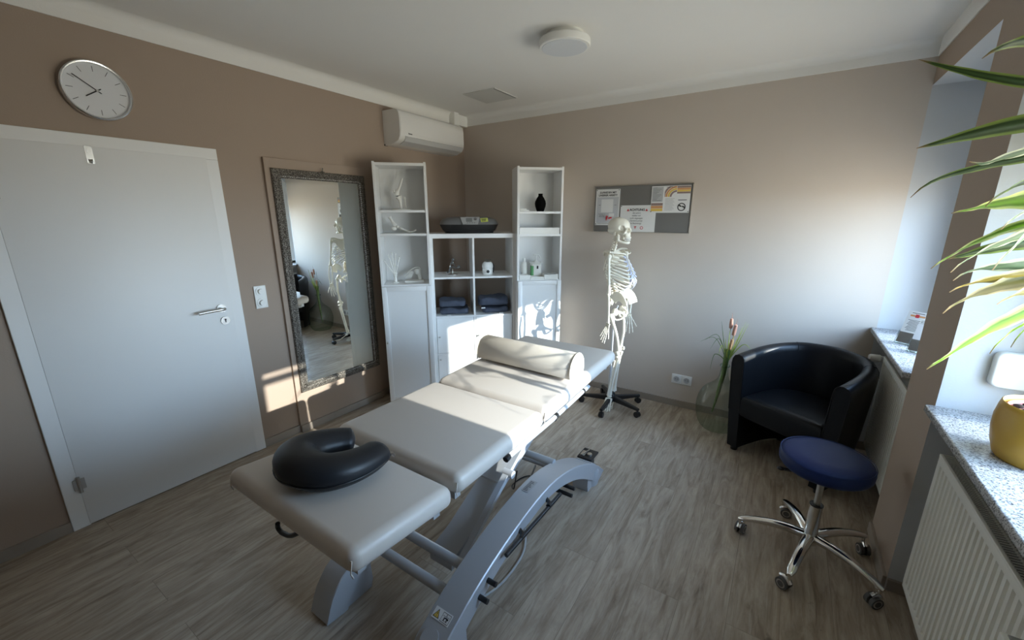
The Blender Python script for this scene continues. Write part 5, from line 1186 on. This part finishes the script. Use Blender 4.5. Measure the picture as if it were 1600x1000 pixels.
# pelvis
b = BM()
for s in (-1, 1):
    # iliac wing: curved blade
    rows = []
    for i in range(9):
        u = i / 8; r_ = []
        for k in range(6):
            v = k / 5; ang = math.radians(lerp(150, 18, u)); R_w = lerp(.040, .092, v ** .9); x = .034 + math.cos(ang) * R_w * .92; z = .892 + math.sin(ang) * R_w * 1.50 - .10 * math.cos(ang) * R_w
            y = s * (.058 + .050 * v * (.55 + .45 * u) + .012 * math.sin(u * PI) - (.025 * (1 - u) * v)); r_.append(Vector((x, y, z)))
        rows.append(r_)
    for i in range(8):
        for k in range(5):
            q = [rows[i][k], rows[i + 1][k], rows[i + 1][k + 1], rows[i][k + 1]]; ring_strip(b, [[p + Vector((0, -.0035, 0)) for p in q], [p + Vector((0, .0035, 0)) for p in q]])
    rim = [rows[i][5] for i in range(9)]; tube(b, rim, .0065, 8); ell(b, (.010, s * .082, .862), (.030, .024, .032), 18, 12)
    tube(b, spline([(.020, s * .070, .868), (.060, s * .040, .850), (.072, s * .006, .832)], 4), [.011] * 5 + [.009] * 4, 8); tube(b, spline([(.070, s * .010, .826), (.045, s * .040, .800), (.010, s * .058, .790)], 4), .008, 8); tube(b, spline([(-.004, s * .076, .860), (-.016, s * .066, .820), (.004, s * .058, .792)], 4), .012, 8)
    tube(b, [(-.04, s * .05, .93), (-.06, s * .02, .935)], .016, 8)
pel = baked(b, [remesh(.0036)]); pelvis = obj('pelvis', pel, 'bone', sk, 60)
# legs
for s in (-1, 1):
    hip = Vector((.012, s * .094, .858)); tr = Vector((-.004, s * .132, .838)); kn = Vector((.058 if s < 0 else .020, s * .070, .515)); an = Vector((-.005, s * .048, .130))
    kt = kn + Vector((0, 0, -.020))
    b = BM(); ell(b, hip, (.021, .021, .021), 16, 12); tube(b, [hip, hip.lerp(tr, .6) + Vector((0, 0, -.004)), tr], [.013, .011, .016], 10); ell(b, tr, (.015, .013, .02), 12, 8)
    bone(b, tr + Vector((.002, -s * .008, -.008)), kn + Vector((0, 0, .02)), .0125, 1.5, 12, 12, tr.lerp(kn, .5) + Vector((.016, -s * .002, 0)))
    for q in (-1, 1): ell(b, kn + Vector((-.004, q * .018, .004)), (.024, .017, .020), 14, 10)
    obj('thigh_bone', b, 'bone', sk, 60)
    b = BM(); ell(b, kn + Vector((.026, 0, .008)), (.009, .017, .018), 12, 8); obj('kneecap', b, 'bone', sk, 60)
    b = BM(); bone(b, kt + Vector((0, 0, -.012)), an, .0115, 1.9, 12, 12); ell(b, kt + Vector((0, 0, -.010)), (.024, .033, .011), 16, 8); ell(b, an + Vector((0, -s * .008, -.002)), (.013, .016, .015), 12, 8); obj('shin_bone', b, 'bone', sk, 60)
    b = BM(); bone(b, kt + Vector((-.016, s * .034, -.035)), an + Vector((-.008, s * .024, -.006)), .0058, 1.6, 8, 10); obj('calf_bone', b, 'bone', sk, 60)
    # foot hangs toes down and turned
    fd = Vector((.20, -.93, -.42)).normalized() if s < 0 else Vector((.10, -.72, -.60)).normalized(); fs = fd.cross(Vector((0, 0, 1))).normalized(); a0 = an + Vector((0, 0, -.022))
    if s > 0: a0 = a0 + Vector((-.02, .015, 0))
    b = BM(); ell(b, a0, (.020, .022, .014), 14, 10); ell(b, a0 - fd * .028 + Vector((0, 0, -.020)), (.017, .024, .016), 14, 10)
    for k in range(4): ell(b, a0 + fd * .030 + fs * (-.018 + k * .012) + Vector((0, 0, -.004)), (.012, .013, .011), 10, 8)
    foot = obj('foot', b, 'bone', sk, 60)
    for k in range(5):
        b = BM(); o_ = fs * (-.022 + k * .011) * 1.0; p = a0 + fd * .045 + o_; l1 = (.070, .078, .078, .074, .066)[k]; d = (fd + fs * (-.10 + k * .05)).normalized(); bone(b, p, p + d * l1, .0046 + (k == 0) * .0015, 1.6, 8, 4); p = p + d * (l1 + .001)
        for L_ in (.034, .018): bone(b, p, p + d * L_, .0042 + (k == 0) * .0012, 1.4, 8, 3); p = p + d * (L_ + .001)
        obj('toe', b, 'bone', foot, 60)
# stand
b = BM(); cyl(b, (-.030, .0, .06), (-.030, .0, .36), .0125, 18); cyl(b, (-.03, 0, .36), (-.03, 0, .84), .008, 14); tube(b, [(-.03, 0, .82), (-.02, 0, .86), (.0, 0, .90)], .006, 8); obj('stand_pole', b, 'silverlight', sk)
b = BM(); lathe(b, [(0, .055), (.036, .055), (.040, .075), (.030, .10), (.020, .13), (0, .13)], (-.0, 0, 0), 24); hubm = obj('stand_hub', b, 'black', sk)
for wx, wy in ((1.86, -.571), (2.108, -.405), (2.029, -.125), (1.690, -.100), (1.602, -.382)):
    v = Vector((wx - KX, wy - KY, 0)); v.rotate(Matrix.Rotation(.06, 3, 'Z')); d = v.normalized(); L_ = v.length; q = Vector((-d.y, d.x, 0)); b = BM(); rings = []
    for u in (0, .3, .85, 1):
        r = lerp(.02, L_ + .010, u); z1 = lerp(.105, .080, u); z0 = lerp(.058, .060, u); w_ = lerp(.021, .013, u); c = d * r
        rings.append([c + q * -w_ + Vector((0, 0, z0)), c + q * w_ + Vector((0, 0, z0)), c + q * w_ + Vector((0, 0, z1 - .006)), c + q * w_ * .6 + Vector((0, 0, z1)), c - q * w_ * .6 + Vector((0, 0, z1)), c - q * w_ + Vector((0, 0, z1 - .006))])
    ring_strip(b, rings); ar = obj('stand_leg', b, 'black', hubm, 30)
    b = BM(); c = d * L_; cyl(b, c + Vector((0, 0, .035)), c + Vector((0, 0, .064)), .006, 10)
    for s in (-1, 1): cyl(b, c + q * s * .004 + Vector((0, 0, .0245)), c + q * s * .017 + Vector((0, 0, .0245)), .0245, 20)
    box(b, -.012, .012, -.004, .004, .024, .048, mtx=Matrix.Translation(c)); obj('castor', b, 'black', hubm, 30)
